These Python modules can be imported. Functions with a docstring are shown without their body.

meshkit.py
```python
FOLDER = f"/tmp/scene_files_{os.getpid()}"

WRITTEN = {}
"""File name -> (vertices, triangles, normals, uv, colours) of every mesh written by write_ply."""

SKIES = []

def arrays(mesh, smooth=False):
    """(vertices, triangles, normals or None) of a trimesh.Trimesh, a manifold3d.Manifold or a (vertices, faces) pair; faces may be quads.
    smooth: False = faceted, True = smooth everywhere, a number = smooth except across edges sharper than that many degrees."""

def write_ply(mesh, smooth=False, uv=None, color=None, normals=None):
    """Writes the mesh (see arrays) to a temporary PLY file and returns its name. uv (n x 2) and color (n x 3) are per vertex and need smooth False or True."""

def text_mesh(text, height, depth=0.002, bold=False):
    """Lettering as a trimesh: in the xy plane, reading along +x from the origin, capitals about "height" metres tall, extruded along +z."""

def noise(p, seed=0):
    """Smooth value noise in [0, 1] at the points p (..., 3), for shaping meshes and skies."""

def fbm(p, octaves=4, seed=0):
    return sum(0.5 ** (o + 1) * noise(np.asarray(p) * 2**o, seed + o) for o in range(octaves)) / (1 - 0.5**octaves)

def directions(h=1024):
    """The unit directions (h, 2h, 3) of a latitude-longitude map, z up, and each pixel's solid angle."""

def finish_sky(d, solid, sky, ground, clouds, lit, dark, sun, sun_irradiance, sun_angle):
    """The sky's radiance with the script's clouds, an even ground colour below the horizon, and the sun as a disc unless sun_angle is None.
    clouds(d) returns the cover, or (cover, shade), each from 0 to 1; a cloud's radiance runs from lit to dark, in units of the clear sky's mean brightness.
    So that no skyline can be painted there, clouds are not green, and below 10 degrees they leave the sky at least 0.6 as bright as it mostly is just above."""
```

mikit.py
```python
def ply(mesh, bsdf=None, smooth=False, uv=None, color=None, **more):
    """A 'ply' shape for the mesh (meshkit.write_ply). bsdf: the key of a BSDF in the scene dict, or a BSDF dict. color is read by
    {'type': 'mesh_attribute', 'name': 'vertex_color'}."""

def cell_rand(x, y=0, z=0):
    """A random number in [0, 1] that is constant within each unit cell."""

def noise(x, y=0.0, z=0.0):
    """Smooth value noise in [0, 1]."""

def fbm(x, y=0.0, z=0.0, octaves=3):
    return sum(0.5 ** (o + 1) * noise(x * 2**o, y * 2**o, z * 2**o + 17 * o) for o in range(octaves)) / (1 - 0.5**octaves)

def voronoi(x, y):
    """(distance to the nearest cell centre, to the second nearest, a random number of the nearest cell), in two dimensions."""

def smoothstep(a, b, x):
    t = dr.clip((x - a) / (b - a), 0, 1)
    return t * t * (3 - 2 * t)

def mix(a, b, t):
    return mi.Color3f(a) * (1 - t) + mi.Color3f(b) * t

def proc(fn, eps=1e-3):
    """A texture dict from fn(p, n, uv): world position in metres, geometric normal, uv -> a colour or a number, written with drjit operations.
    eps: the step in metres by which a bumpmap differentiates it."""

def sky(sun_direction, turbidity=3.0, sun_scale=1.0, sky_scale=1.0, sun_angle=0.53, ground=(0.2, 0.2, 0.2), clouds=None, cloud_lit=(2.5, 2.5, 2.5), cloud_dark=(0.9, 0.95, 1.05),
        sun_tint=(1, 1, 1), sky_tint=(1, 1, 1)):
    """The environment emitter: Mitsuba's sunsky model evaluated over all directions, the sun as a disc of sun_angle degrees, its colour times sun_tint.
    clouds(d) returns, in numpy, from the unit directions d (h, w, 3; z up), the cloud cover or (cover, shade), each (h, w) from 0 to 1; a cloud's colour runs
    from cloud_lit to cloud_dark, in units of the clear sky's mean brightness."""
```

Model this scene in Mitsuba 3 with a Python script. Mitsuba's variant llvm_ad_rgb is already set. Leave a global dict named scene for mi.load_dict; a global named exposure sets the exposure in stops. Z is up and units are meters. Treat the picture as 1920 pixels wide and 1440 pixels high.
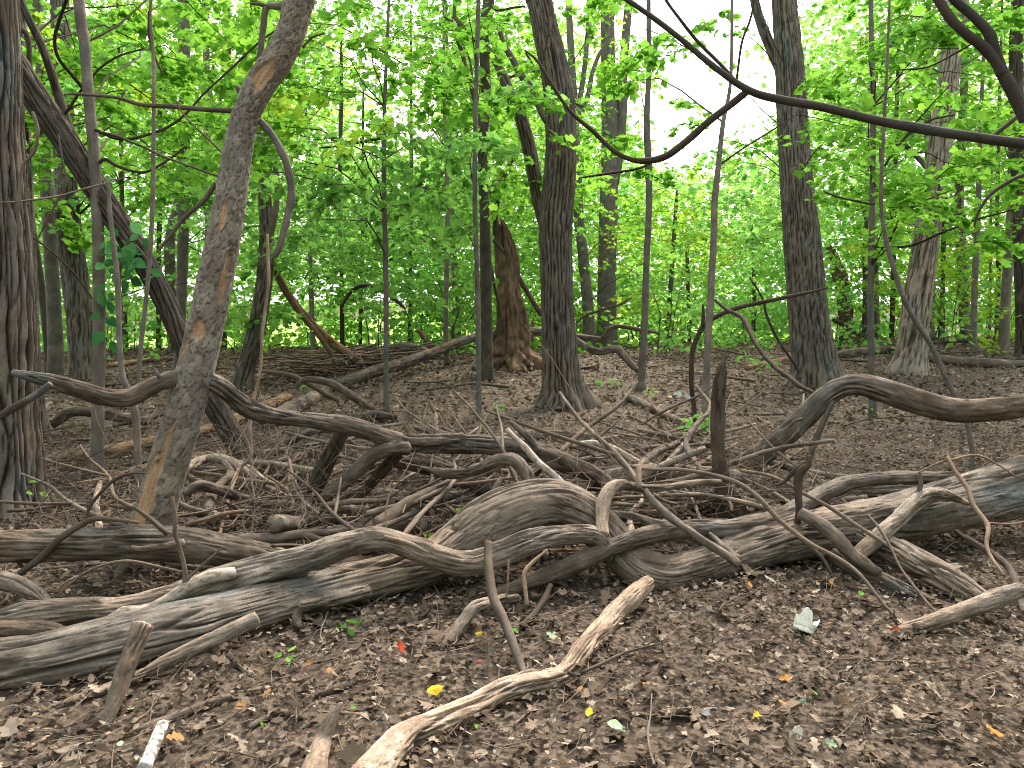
import math, numpy as np, trimesh, mitsuba as mi, mikit, meshkit
import drjit as dr
from scipy.spatial import cKDTree, Delaunay
T4 = mi.ScalarTransform4f
scene, labels = {}, {}
# ---------------------------------------------------------------- camera, sky, exposure
PITCH = 5.7
scene['camera'] = {'type': 'perspective', 'fov': 65.0, 'fov_axis': 'x', 'near_clip': 0.05, 'far_clip': 2000.0,
    'to_world': T4().look_at(origin=[0, 0, 1.5], target=[0, math.cos(math.radians(PITCH)), 1.5 - math.sin(math.radians(PITCH))], up=[0, 0, 1])}
SUN = (0.30, 0.62, 0.80)
scene['sky'] = mikit.sky(SUN, turbidity=3, sun_scale=1.0, sun_angle=22, clouds=lambda d: 1.0, sun_tint=(0.94, 0.98, 1.06),
                         cloud_lit=(2.55, 2.6, 2.62), ground=(0.08, 0.09, 0.05))
exposure = 3.65
# ---------------------------------------------------------------- ground shape
def ground_z(x, y):
    x, y = np.asarray(x, float), np.asarray(y, float)
    z = 0.42 * np.exp(-((x - 0.1) / 3.4) ** 2 - ((y - 17.8) / 4.0) ** 2)
    z = z + 0.028 * np.clip(x, 0, 12) * np.clip((y - 13) / 8, 0, 1)
    over = np.clip(y - 27.0, 0, 60)
    z = z - 0.09 * over + 0.0006 * over ** 2
    p = np.stack([x, y, 0 * x], -1)
    near = np.clip((np.hypot(x, y) - 0.0) / 6, 0.15, 1)
    z = z + 0.16 * near * (meshkit.noise(p / 2.6, 5) - 0.5) + 0.05 * (meshkit.noise(p / 0.7, 6) - 0.5)
    return z
rng = np.random.default_rng(7)
def smooth(a, b, x):
    t = np.clip((x - a) / (b - a), 0, 1)
    return t * t * (3 - 2 * t)
def mixc(a, b, t):
    return np.asarray(a) * (1 - t[..., None]) + np.asarray(b) * t[..., None]
def key_for(name):
    k, i = name, 0
    while k in scene or k in used:
        i += 1
        k = '%s_%03d' % (name, i)
    used.add(k)
    return k
used = set()
def tag(key, label, cat, group=None, kind=None):
    labels[key] = {'label': label, 'category': cat}
    if group: labels[key]['group'] = group
    if kind: labels[key]['kind'] = kind
# ---------------------------------------------------------------- materials
VC = {'type': 'mesh_attribute', 'name': 'vertex_color'}
# a mesh carries its own colours in uv, so that meshes of one material can be joined when loading:
# wood as (green value, red / green), each leaf as (red and green packed, blue)
def wood_uv(C):
    return np.stack([C[:, 1], C[:, 0] / np.maximum(C[:, 1], 1e-4)], -1)
def wood_color(p, n, uv):
    q = dr.clip(uv.y - 0.005, 0.85, 2.0)
    return mi.Color3f(uv.x * q, uv.x, uv.x * dr.clip(0.95 - 0.60 * (q - 1.04), 0.52, 0.98))
def leaf_uv(C):
    C = np.clip(C, 0, 0.99)
    return np.stack([np.floor(C[:, 0] * 200) + 0.02 + 0.96 * C[:, 1], C[:, 2]], -1)
def leaf_color(p, n, uv):
    a = dr.floor(uv.x)
    return mi.Color3f((a + 0.5) / 200, (uv.x - a - 0.02) / 0.96, uv.y)
WOODC, LEAFC = mikit.proc(wood_color), mikit.proc(leaf_color)
def rough(color, r=0.9, spec=0.25):
    return {'type': 'principled', 'base_color': color, 'roughness': r, 'specular': spec}
def fine_grain(p, n, uv):
    return mikit.smoothstep(0.35, 0.95, mikit.fbm(p.x * 170, p.y * 170, p.z * 150, 2)) * 0.5
scene['bark'] = {'type': 'twosided', 'b': {'type': 'blendbsdf', 'weight': mikit.proc(fine_grain), 'a': rough(WOODC, 0.92, 0.2),
                 'b': rough({'type': 'rgb', 'value': [0.028, 0.021, 0.016]}, 0.95, 0.1)}}
scene['leaf_green'] = {'type': 'principledthin', 'base_color': LEAFC, 'roughness': 0.45, 'diff_trans': 1.1, 'eta': 1.4}
scene['leaf_brown'] = {'type': 'principledthin', 'base_color': LEAFC, 'roughness': 0.75, 'diff_trans': 0.25, 'eta': 1.3}
def soil(p, n, uv):
    a = mikit.fbm(p.x * 9, p.y * 9, p.z * 9, 3)
    b = mikit.fbm(p.x * 55, p.y * 55, p.z * 55, 2)
    c = mikit.mix([0.026, 0.020, 0.016], [0.085, 0.066, 0.054], mikit.smoothstep(0.3, 0.7, b))
    grass = mikit.smoothstep(27.0, 33.0, p.y + 4 * (a - 0.5)) * mikit.smoothstep(60.0, 45.0, dr.abs(p.x))
    return mikit.mix(c * (0.65 + 0.7 * a), [0.16, 0.26, 0.06], grass)
scene['soil'] = {'type': 'twosided', 'b': rough(mikit.proc(soil), 0.95, 0.15)}
scene['plastic'] = {'type': 'twosided', 'b': {'type': 'principled', 'base_color': VC, 'roughness': 0.35, 'specular': 0.5}}
# ---------------------------------------------------------------- wood: tubes along traced centre lines
PAL = {  # (raised, sunk)
    'furrow': ((0.170, 0.147, 0.121), (0.019, 0.015, 0.012)),
    'shag':   ((0.250, 0.220, 0.185), (0.022, 0.017, 0.013)),
    'plate':  ((0.255, 0.220, 0.190), (0.066, 0.053, 0.043)),
    'smooth': ((0.155, 0.139, 0.116), (0.065, 0.054, 0.043)),
    'log':    ((0.232, 0.196, 0.152), (0.052, 0.041, 0.031)),
    'rot':    ((0.250, 0.160, 0.115), (0.034, 0.023, 0.017)),
    'twig':   ((0.130, 0.105, 0.084), (0.055, 0.043, 0.034)),
    'birch':  ((0.400, 0.385, 0.345), (0.100, 0.085, 0.070)),
    'birchy': ((0.250, 0.230, 0.195), (0.130, 0.112, 0.090))}
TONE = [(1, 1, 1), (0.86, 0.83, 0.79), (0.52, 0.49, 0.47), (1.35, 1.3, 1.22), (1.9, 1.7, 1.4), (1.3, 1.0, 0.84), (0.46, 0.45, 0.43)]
def catmull(c, step, tall=False):
    c = np.asarray(c, float)
    if len(c) == 2:
        c = np.array([c[0], (c[0] + c[1]) / 2, c[1]])
    e = np.vstack([2 * c[0] - c[1], c, 2 * c[-1] - c[-2]])
    out = []
    for i in range(1, len(e) - 2):
        above = tall and e[i, 2] > 2.0 + 0.44 * e[i, 1]
        n = max(1, int(math.ceil(np.linalg.norm(e[i + 1, :3] - e[i, :3]) / (step * (9 if above else 1)))))
        t = (np.arange(n) / n)[:, None]
        a, b, cc, d = e[i - 1], e[i], e[i + 1], e[i + 2]
        out.append(0.5 * (2 * b + (cc - a) * t + (2 * a - 5 * b + 4 * cc - d) * t ** 2 + (3 * b - a - 3 * cc + d) * t ** 3))
    out.append(c[-1][None])
    o = np.vstack(out)
    o[:, 3] = np.maximum(o[:, 3], 0.0015)
    return o
def frames(P):
    t = np.gradient(P, axis=0)
    t /= np.linalg.norm(t, axis=1, keepdims=True) + 1e-12
    n = np.zeros_like(P)
    ref = np.array([1.0, 0, 0]) if abs(t[0, 0]) < 0.8 else np.array([0, 0, 1.0])
    v = ref
    for i in range(len(P)):
        v = v - t[i] * (v @ t[i])
        v = v / (np.linalg.norm(v) + 1e-12)
        n[i] = v
    return t, n, np.cross(t, n)
def wood(ctrl, style, tone=0, foot=False, jag=0, peel=0, seed=0, detail=1.0, wob=0.0):
    """(vertices, faces, colours) of one stem: ctrl rows are x, y, z, radius"""
    c = np.asarray(ctrl, float)
    far = float(np.clip(np.hypot(c[:, 0], c[:, 1]).min(), 2.2, 60))
    rmax = c[:, 3].max()
    edge = max(0.0044, (0.00125 if style == 'log' and far < 6 else 0.0015) * far) / detail
    slim = style == 'twig' or rmax < 0.012
    m = int(np.clip(2 * math.pi * np.median(c[:, 3]) * (1.25 if foot else 1.0) / edge, 6 if not slim else 5, 230))
    step = edge * (1.7 if style == 'plate' else 2.6 if style in ('log', 'rot', 'birch') else 3.4)
    if slim: step = max(0.02, edge * 4)
    q = catmull(c, step, foot)
    P, R = q[:, :3].copy(), q[:, 3]
    s = np.concatenate([[0], np.cumsum(np.linalg.norm(np.diff(P, axis=0), axis=1))])
    L = s[-1]
    off = seed * 13.37
    if wob or slim:
        k = wob or 0.006
        for a in range(3):
            P[:, a] += (meshkit.noise(np.stack([s * 5.0, s * 0 + off + a * 7, s * 0], -1), 3) - 0.5) * min(k * 2.5, R.max() * 1.4)
    t, n, b = frames(P)
    n_, m_ = len(P), m
    th = np.linspace(0, 2 * math.pi, m, endpoint=False)
    ct, st = np.cos(th)[None], np.sin(th)[None]
    Rg, sg = R[:, None] + 0 * ct, s[:, None] + 0 * ct
    cx, cy = ct * Rg, st * Rg
    def N(fl, fs, sd, w=0):
        return meshkit.noise(np.stack([cx * fl + off + w, cy * fl, sg * fs + w], -1), sd)
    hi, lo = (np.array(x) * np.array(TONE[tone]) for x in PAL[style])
    lump = N(1.2 / max(rmax, 0.01), 0.55 / max(rmax, 0.01) * 0.5, 1) - 0.5
    mott = meshkit.fbm(np.stack([cx * 14 + off, cy * 14, sg * 9], -1), 3, 9)
    if slim and m <= 6:
        dr_, h = 0.25 * Rg * lump, meshkit.noise(np.stack([cx * 60 + off, cy * 60, sg * 30], -1), 2)
    elif style in ('furrow', 'shag'):
        wd, fs, dp, A = (0.041, 1.5, 0.16, 5.5) if style == 'furrow' else (0.066, 1.1, 0.30, 5.0)
        K = max(7, int(2 * math.pi * max(np.median(R), 0.03) / wd * 0.5))
        def warp(sd, f):
            return meshkit.noise(np.stack([ct * K * 0.33 + off + 0 * sg, st * K * 0.33 + 0 * sg, sg * f], -1), sd) - 0.5
        pa = th[None] * K + A * warp(11, fs) + 1.6 * warp(12, fs * 4)
        pb = th[None] * K + A * warp(13, fs) + 1.6 * warp(14, fs * 4) + 1.5
        h1 = np.minimum(np.abs(np.sin(pa)), 0.25 + np.abs(np.sin(pb)))
        fine = N(95, 14, 15) * 0.6 + N(150, 30, 16) * 0.4
        step_ = N(26, 9, 17)
        h = smooth(0.10, 0.66, h1 + 0.34 * (fine - 0.5)) * (0.72 + 0.56 * (step_ - 0.25))
        h = np.clip(h, 0, 1)
        dr_ = np.minimum(dp * Rg, 0.040) * (h - 0.6) + 0.08 * Rg * lump + 0.004 * (fine - 0.5)
        h = np.clip(h * (0.62 + 0.7 * fine), 0, 1)
    elif style == 'plate':
        area = 2 * math.pi * R.mean() * L
        cnt = int(area / 0.0011)
        ps, pt = rng.random(cnt) * L, rng.random(cnt) * 2 * math.pi
        pr = np.interp(ps, s, R)
        sc = np.array([1, 1, 0.72])
        d, ix = cKDTree(np.stack([np.cos(pt) * pr, np.sin(pt) * pr, ps], -1) * sc).query(np.stack([cx, cy, sg], -1).reshape(-1, 3) * sc, k=2)
        gap = (d[:, 1] - d[:, 0]).reshape(cx.shape)
        hh = rng.random(cnt)[ix[:, 0]].reshape(cx.shape)
        rag = 0.011 * (N(120, 95, 8) - 0.5)
        h = smooth(-0.0015, 0.0040, gap + rag) * (0.45 + 0.55 * hh)
        dr_ = 0.0075 * h - 0.003 + 0.10 * Rg * lump + 0.003 * (N(90, 70, 6) - 0.5)
        h = np.clip(h * (0.75 + 0.5 * N(40, 60, 5)), 0, 1)
    elif style in ('log', 'rot'):
        kk = np.clip(0.07 / max(np.median(R), 0.01), 0.7, 2.0)
        tw = 0.8 * N(5, 1.2, 3)
        v = N(120 * kk, 6.5 * kk, 21, tw)
        v2 = N(44 * kk, 2.0 * kk, 22, tw)
        v3 = N(84 * kk, 3.4 * kk, 23, tw)
        ck = (1 - smooth(0.02, 0.17, np.abs(2 * v2 - 1))) * smooth(0.46, 0.62, N(7, 1.6, 24))
        ck2 = (1 - smooth(0.0, 0.14, np.abs(2 * v3 - 1))) * 0.6
        dp = np.minimum(0.28 * Rg, 0.020 if style == 'log' else 0.03)
        kR = max(np.median(R), 0.008)
        lump2 = N(0.9 / kR, 0.22 / kR, 25) - 0.5
        flute = np.cos(3 * th[None] + 5 * meshkit.noise(np.stack([sg * 0.12 / kR + off, 0 * sg, 0 * sg], -1), 26) * 1.0) * 0.07 + np.cos(5 * th[None] + 9 * meshkit.noise(np.stack([sg * 0.09 / kR + off, 0 * sg, 0 * sg], -1), 28)) * 0.045
        dr_ = 0.16 * Rg * lump + 0.15 * Rg * lump2 + 0.55 * flute * Rg + np.minimum(0.14 * Rg, 0.008) * (v - 0.5) - dp * np.maximum(ck, 0.6 * ck2)
        rem = smooth(0.55, 0.60, meshkit.fbm(np.stack([cx * 9 + off, cy * 9, sg * 3.2], -1), 3, 30) + 0.05 * (v - 0.5)) if style == 'log' else 0 * cx   # bark still clinging
        dr_ += rem * np.minimum(0.10 * Rg, 0.006) * (0.6 + 0.8 * N(60, 16, 33))
        if style == 'rot':
            dr_ += 0.3 * Rg * (smooth(0.1, 0.6, np.abs(2 * N(14, 0.9, 27) - 1)) - 0.6)
        vf = N(170 * kk, 9 * kk, 34, tw)
        h = np.clip(0.30 + 0.30 * (v - 0.0) + 0.25 * vf + 0.8 * (mott - 0.5) - 0.25 * (1 - N(3.5, 2.0, 29)), 0, 1) * (1 - 0.85 * ck) * (1 - 0.45 * ck2) * (1 - 0.42 * rem)
        h = h * (0.80 + 0.40 * rng.random(h.shape)) + 0.30 * smooth(0.80, 0.9, N(150, 110, 35))
        for _ in range(int(L * 1.3)):
            s0, t0, kr = rng.random() * L, rng.random() * 6.28, 0.25 * np.interp(0.5, [0, 1], [0.02, 0.10]) * (0.5 + rng.random())
            dd = ((sg - s0) / (1.6 * kr)) ** 2 + ((np.angle(np.exp(1j * (th[None] - t0)))) * Rg / kr) ** 2
            up = np.exp(-dd)
            dr_ += 0.55 * kr * up * (1 if rng.random() < 0.65 else -0.8)
            h *= 1 - 0.6 * np.exp(-dd * 4)
    elif style in ('birch', 'birchy'):
        pt = meshkit.fbm(np.stack([cx * 70 + off, cy * 70, sg * 60], -1), 3, 31)
        ring = N(20, 120, 32)
        h = np.clip(smooth(0.36, 0.52, pt) * smooth(0.12, 0.3, ring), 0, 1)
        dr_ = 0.2 * Rg * lump + 0.05 * Rg * (h - 0.5)
    else:
        ringn = meshkit.noise(np.stack([sg * 11 + off, sg * 0, sg * 0], -1), 41)
        h = np.clip(0.15 + 0.9 * mott + 0.25 * (ringn - 0.5), 0, 1)
        dr_ = 0.10 * Rg * lump + 0.05 * Rg * (N(60, 25, 42) - 0.5) + 0.10 * Rg * smooth(0.86, 0.95, ringn)
    col = mixc(lo, hi, h) * (0.72 + 0.56 * mott)[..., None]
    warm = meshkit.noise(np.stack([cx * 4 + off, cy * 4, sg * 1.5], -1), 51)[..., None]
    col = col * (1 + (warm - 0.5) * np.array([0.22, 0.05, -0.18]))
    if style in ('log', 'furrow', 'smooth') and not slim:      # thin grey-green algae film in drifts
        alg = smooth(0.58, 0.8, meshkit.fbm(np.stack([cx * 5 + off, cy * 5, sg * 2.2], -1), 3, 61))
        col = mixc(col, col * np.array([0.86, 1.06, 0.80]) + np.array([0.004, 0.008, 0.001]), alg * 0.8)
    if peel:                                                   # bare tan wood where the bark has come off
        q_ = np.zeros(cx.shape)
        for (s0, ang, ls, lw) in ((0.62, 4.3, 0.24, 0.55), (0.92, 4.62, 0.16, 0.20), (1.62, 4.75, 0.055, 0.40), (1.50, 4.1, 0.10, 0.16), (1.92, 5.55, 0.14, 0.20), (2.25, 4.75, 0.10, 0.2), (3.02, 4.9, 0.10, 0.5)):
            dd = ((sg - s0) / ls) ** 2 + (np.angle(np.exp(1j * (th[None] - ang))) / lw) ** 2
            q_ = np.maximum(q_, smooth(1.25, 0.75, dd + 2.0 * (meshkit.fbm(np.stack([cx * 34, cy * 34, sg * 18], -1), 3, 71) - 0.5)))
        fib = N(120, 7, 72)
        col = mixc(col, mixc((0.20, 0.115, 0.06), (0.50, 0.335, 0.20), np.clip(fib * 0.8 + mott * 0.5 - 0.1, 0, 1)), q_)
        dr_ = dr_ * (1 - q_) + q_ * (-0.012 + 0.006 * (fib - 0.5))
    if foot:                                                   # root flare in lobes
        ph = rng.random() * 6.28
        fl = np.exp(-np.maximum(sg - 0.15, 0) / (1.1 * max(R[0], 0.02)))
        dr_ += fl * Rg * (0.20 * np.cos(5 * th[None] + ph) + 0.10 * np.cos(3 * th[None] + 2 * ph))
    rr = np.maximum(Rg + dr_, 0.25 * Rg)
    V = P[:, None] + rr[..., None] * (ct[..., None] * n[:, None] + st[..., None] * b[:, None])
    if jag:
        amp = 2.6 * R[-max(3, n_ // 8)]
        e = smooth(0.80, 1.0, sg / L)
        sp = meshkit.noise(np.stack([ct * 2.6 + off + 0 * sg, st * 2.6 + 0 * sg, 0 * sg], -1), 81)
        V += t[:, None] * (e * amp * (sp - 0.35))[..., None]
    i, j = np.meshgrid(np.arange(n_ - 1), np.arange(m), indexing='ij')
    a, bb = i * m + j, i * m + (j + 1) % m
    F = np.vstack([np.stack([a, bb, bb + m], -1).reshape(-1, 3), np.stack([a, bb + m, a + m], -1).reshape(-1, 3)])
    V = V.reshape(-1, 3)
    C = col.reshape(-1, 3)
    k = len(V)
    e0, e1 = P[0] - t[0] * 0.3 * R[0], P[-1] + t[-1] * (0.3 * R[-1])
    jj = np.arange(m)
    F = np.vstack([F, np.stack([(jj + 1) % m, jj, jj * 0 + k], -1), np.stack([(n_ - 1) * m + jj, (n_ - 1) * m + (jj + 1) % m, jj * 0 + k + 1], -1)])
    V = np.vstack([V, e0, e1])
    C = np.vstack([C, hi * 0.8, hi * 0.8])
    return V, F, np.clip(C, 0.004, 0.9)
def join(ms):
    at = np.cumsum([0] + [len(m[0]) for m in ms])
    return np.vstack([m[0] for m in ms]), np.vstack([m[1] + a for m, a in zip(ms, at)]), np.vstack([m[2] for m in ms])
def put(key, m, bsdf='bark', sm=True):
    if bsdf == 'plastic':
        scene[key] = mikit.ply((m[0], m[1]), bsdf, smooth=sm, color=m[2])
    else:
        scene[key] = mikit.ply((m[0], m[1]), bsdf, smooth=sm, uv=wood_uv(m[2]) if bsdf == 'bark' else leaf_uv(m[2]))
def parse(s):
    return np.array([[float(v) / 1000 for v in p.split(',')] for p in s.split()])
# ---------------------------------------------------------------- leaves
def leaf_template(outline, mid):
    pts = np.array([p for p in outline] + [(-x, y) for x, y in outline if x > 1e-6][::-1] + [(0, y) for y in mid])
    nb = len(outline) + sum(1 for x, y in outline if x > 1e-6)
    from shapely.geometry import Polygon, Point
    poly = Polygon(pts[:nb]).buffer(1e-4)
    f = [t for t in Delaunay(pts).simplices if poly.contains(Point(*pts[t].mean(0)))]
    v = np.c_[pts, np.zeros(len(pts))]
    f = np.array([t if np.cross(v[t[1]] - v[t[0]], v[t[2]] - v[t[0]])[2] > 0 else t[::-1] for t in f])
    return v, f
MAPLE = leaf_template([(0, 0), (0.40, 0.06), (0.30, 0.27), (0.55, 0.52), (0.25, 0.60), (0.0, 1.0)], [0.36])
MAPLE_LO = leaf_template([(0, 0), (0.44, 0.08), (0.27, 0.33), (0.50, 0.58), (0.0, 1.0)], [])
OAK = leaf_template([(0, 0), (0.19, 0.20), (0.09, 0.33), (0.34, 0.52), (0.15, 0.62), (0.24, 0.83), (0, 1.0)], [0.33, 0.62])
OVAL = leaf_template([(0, 0), (0.20, 0.18), (0.30, 0.45), (0.18, 0.78), (0, 1.0)], [0.3, 0.65])
DIAM = (np.array([[0, 0, 0], [0.34, 0.45, 0], [0, 1, 0], [-0.34, 0.45, 0.0]]), np.array([[0, 1, 2], [0, 2, 3]]))
def unit(v):
    return v / (np.linalg.norm(v, axis=-1, keepdims=True) + 1e-12)
def leaves(tpl, pos, nor, dirs, size, col, curl=0.25, r=rng):
    tv, tf = tpl
    N = len(pos)
    z = unit(nor)
    y = unit(dirs - z * (dirs * z).sum(-1, keepdims=True))
    x = np.cross(y, z)
    c1, c2 = (r.random((2, N, 1)) - 0.62) * 2.2 * curl
    tws = (r.random((N, 1)) - 0.5) * 1.6 * curl
    lx, ly = tv[None, :, 0], tv[None, :, 1]
    lz = c1 * 2.0 * lx ** 2 + c2 * (ly - 0.3) ** 2 * np.sign(ly - 0.3 + 1e-9) + tws * lx * ly + 0.22 * curl * np.abs(lx)
    w = (0.85 + 0.3 * r.random((N, 1)))
    V = pos[:, None] + size[:, None, None] * ((lx * w)[..., None] * x[:, None] + ly[..., None] * y[:, None] + lz[..., None] * z[:, None])
    F = tf[None] + (np.arange(N) * len(tv))[:, None, None]
    return V.reshape(-1, 3), F.reshape(-1, 3), np.repeat(col, len(tv), axis=0)
GREEN = {'m': ((0.110, 0.290, 0.034), (0.215, 0.450, 0.050)), 'd': ((0.110, 0.275, 0.055), (0.210, 0.430, 0.080)),
         'y': ((0.190, 0.380, 0.030), (0.330, 0.460, 0.050)), 'l': ((0.150, 0.380, 0.080), (0.270, 0.500, 0.110))}
def bough(c, R, N, typ, tpl, size, out, r):
    """leaf sprays in flat drooping layers round c"""
    k = max(2, int(N / 34))
    lo, hi = GREEN[typ]
    parts, twigs = [], []
    for _ in range(k):
        cc = np.asarray(c) + r.normal(size=3) * R * np.array([0.62, 0.62, 0.46])
        n = max(4, int(N / k * (0.6 + 0.8 * r.random())))
        az = math.atan2(out[1], out[0]) + r.normal() * 0.9
        d, l = np.array([math.cos(az), math.sin(az), 0]), np.array([-math.sin(az), math.cos(az), 0])
        u, v = r.random(n) * 2 - 1, r.normal(size=n) * 0.5
        a, bb = R * (0.45 + 0.35 * r.random()), R * (0.22 + 0.22 * r.random())
        v = v * (1.15 - 0.5 * np.abs(u))
        tilt = r.normal() * 0.22
        z = -0.20 * R * (u + 0.4) ** 2 - 0.10 * R * v ** 2 + tilt * a * u + r.normal(size=n) * 0.035
        pos = cc + u[:, None] * a * d + v[:, None] * bb * l + z[:, None] * np.array([0, 0, 1.0])
        side = np.sign(v)[:, None]
        dirs = d * (0.7 + 0.5 * r.random((n, 1))) + l * side * (0.5 + 0.6 * r.random((n, 1))) + np.array([0, 0, -0.35])
        nor = np.array([0, 0, 1.0]) + d * (0.25 + 0.4 * np.maximum(u, 0))[:, None] + l * (v * 0.25)[:, None] + r.normal(size=(n, 3)) * (0.50 if typ != 'd' else 0.62)
        tone = np.clip(r.random() * 0.7 + r.normal(size=(n, 1)) * 0.28, 0, 1)
        col = np.array(lo) * (1 - tone) + np.array(hi) * tone
        parts.append(leaves(tpl, pos, nor, dirs, size * (0.6 + 0.7 * r.random(n)), col, 0.30, r))
        e0, e1 = cc - a * 1.25 * d - np.array([0, 0, 0.03 * R]), cc + a * d - np.array([0, 0, 0.28 * R])
        twigs.append(np.array([[*e0, 0.006], [*(cc + 0.02 * R * l), 0.004], [*e1, 0.002]]))
    return join(parts), twigs
def thin(qs, tones, r=rng):
    V, F, C = [], [], []
    for i, q in enumerate(qs):
        p = q[:, :3]
        t = unit(np.gradient(p, axis=0))
        a = unit(np.cross(t, [0.0, 0.1, 1.0]))
        b = np.cross(t, a)
        th = np.arange(3) * 2.0944
        v = p[:, None] + q[:, 3][:, None, None] * (np.cos(th)[None, :, None] * a[:, None] + np.sin(th)[None, :, None] * b[:, None])
        k, j = np.meshgrid(np.arange(len(p) - 1), np.arange(3), indexing='ij')
        f = np.stack([k * 3 + j, k * 3 + (j + 1) % 3, k * 3 + 3 + (j + 1) % 3, k * 3 + 3 + j], -1).reshape(-1, 4)
        V.append(v.reshape(-1, 3)); F.append(np.vstack([f[:, [0, 1, 2]], f[:, [0, 2, 3]]]))
        c = np.array(PAL['twig'][0]) * TONE[tones[i % len(tones)]] * (0.7 + 0.6 * r.random())
        C.append(np.tile(c, (len(v) * 3, 1)))
    return join(list(zip(V, F, C)))
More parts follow.
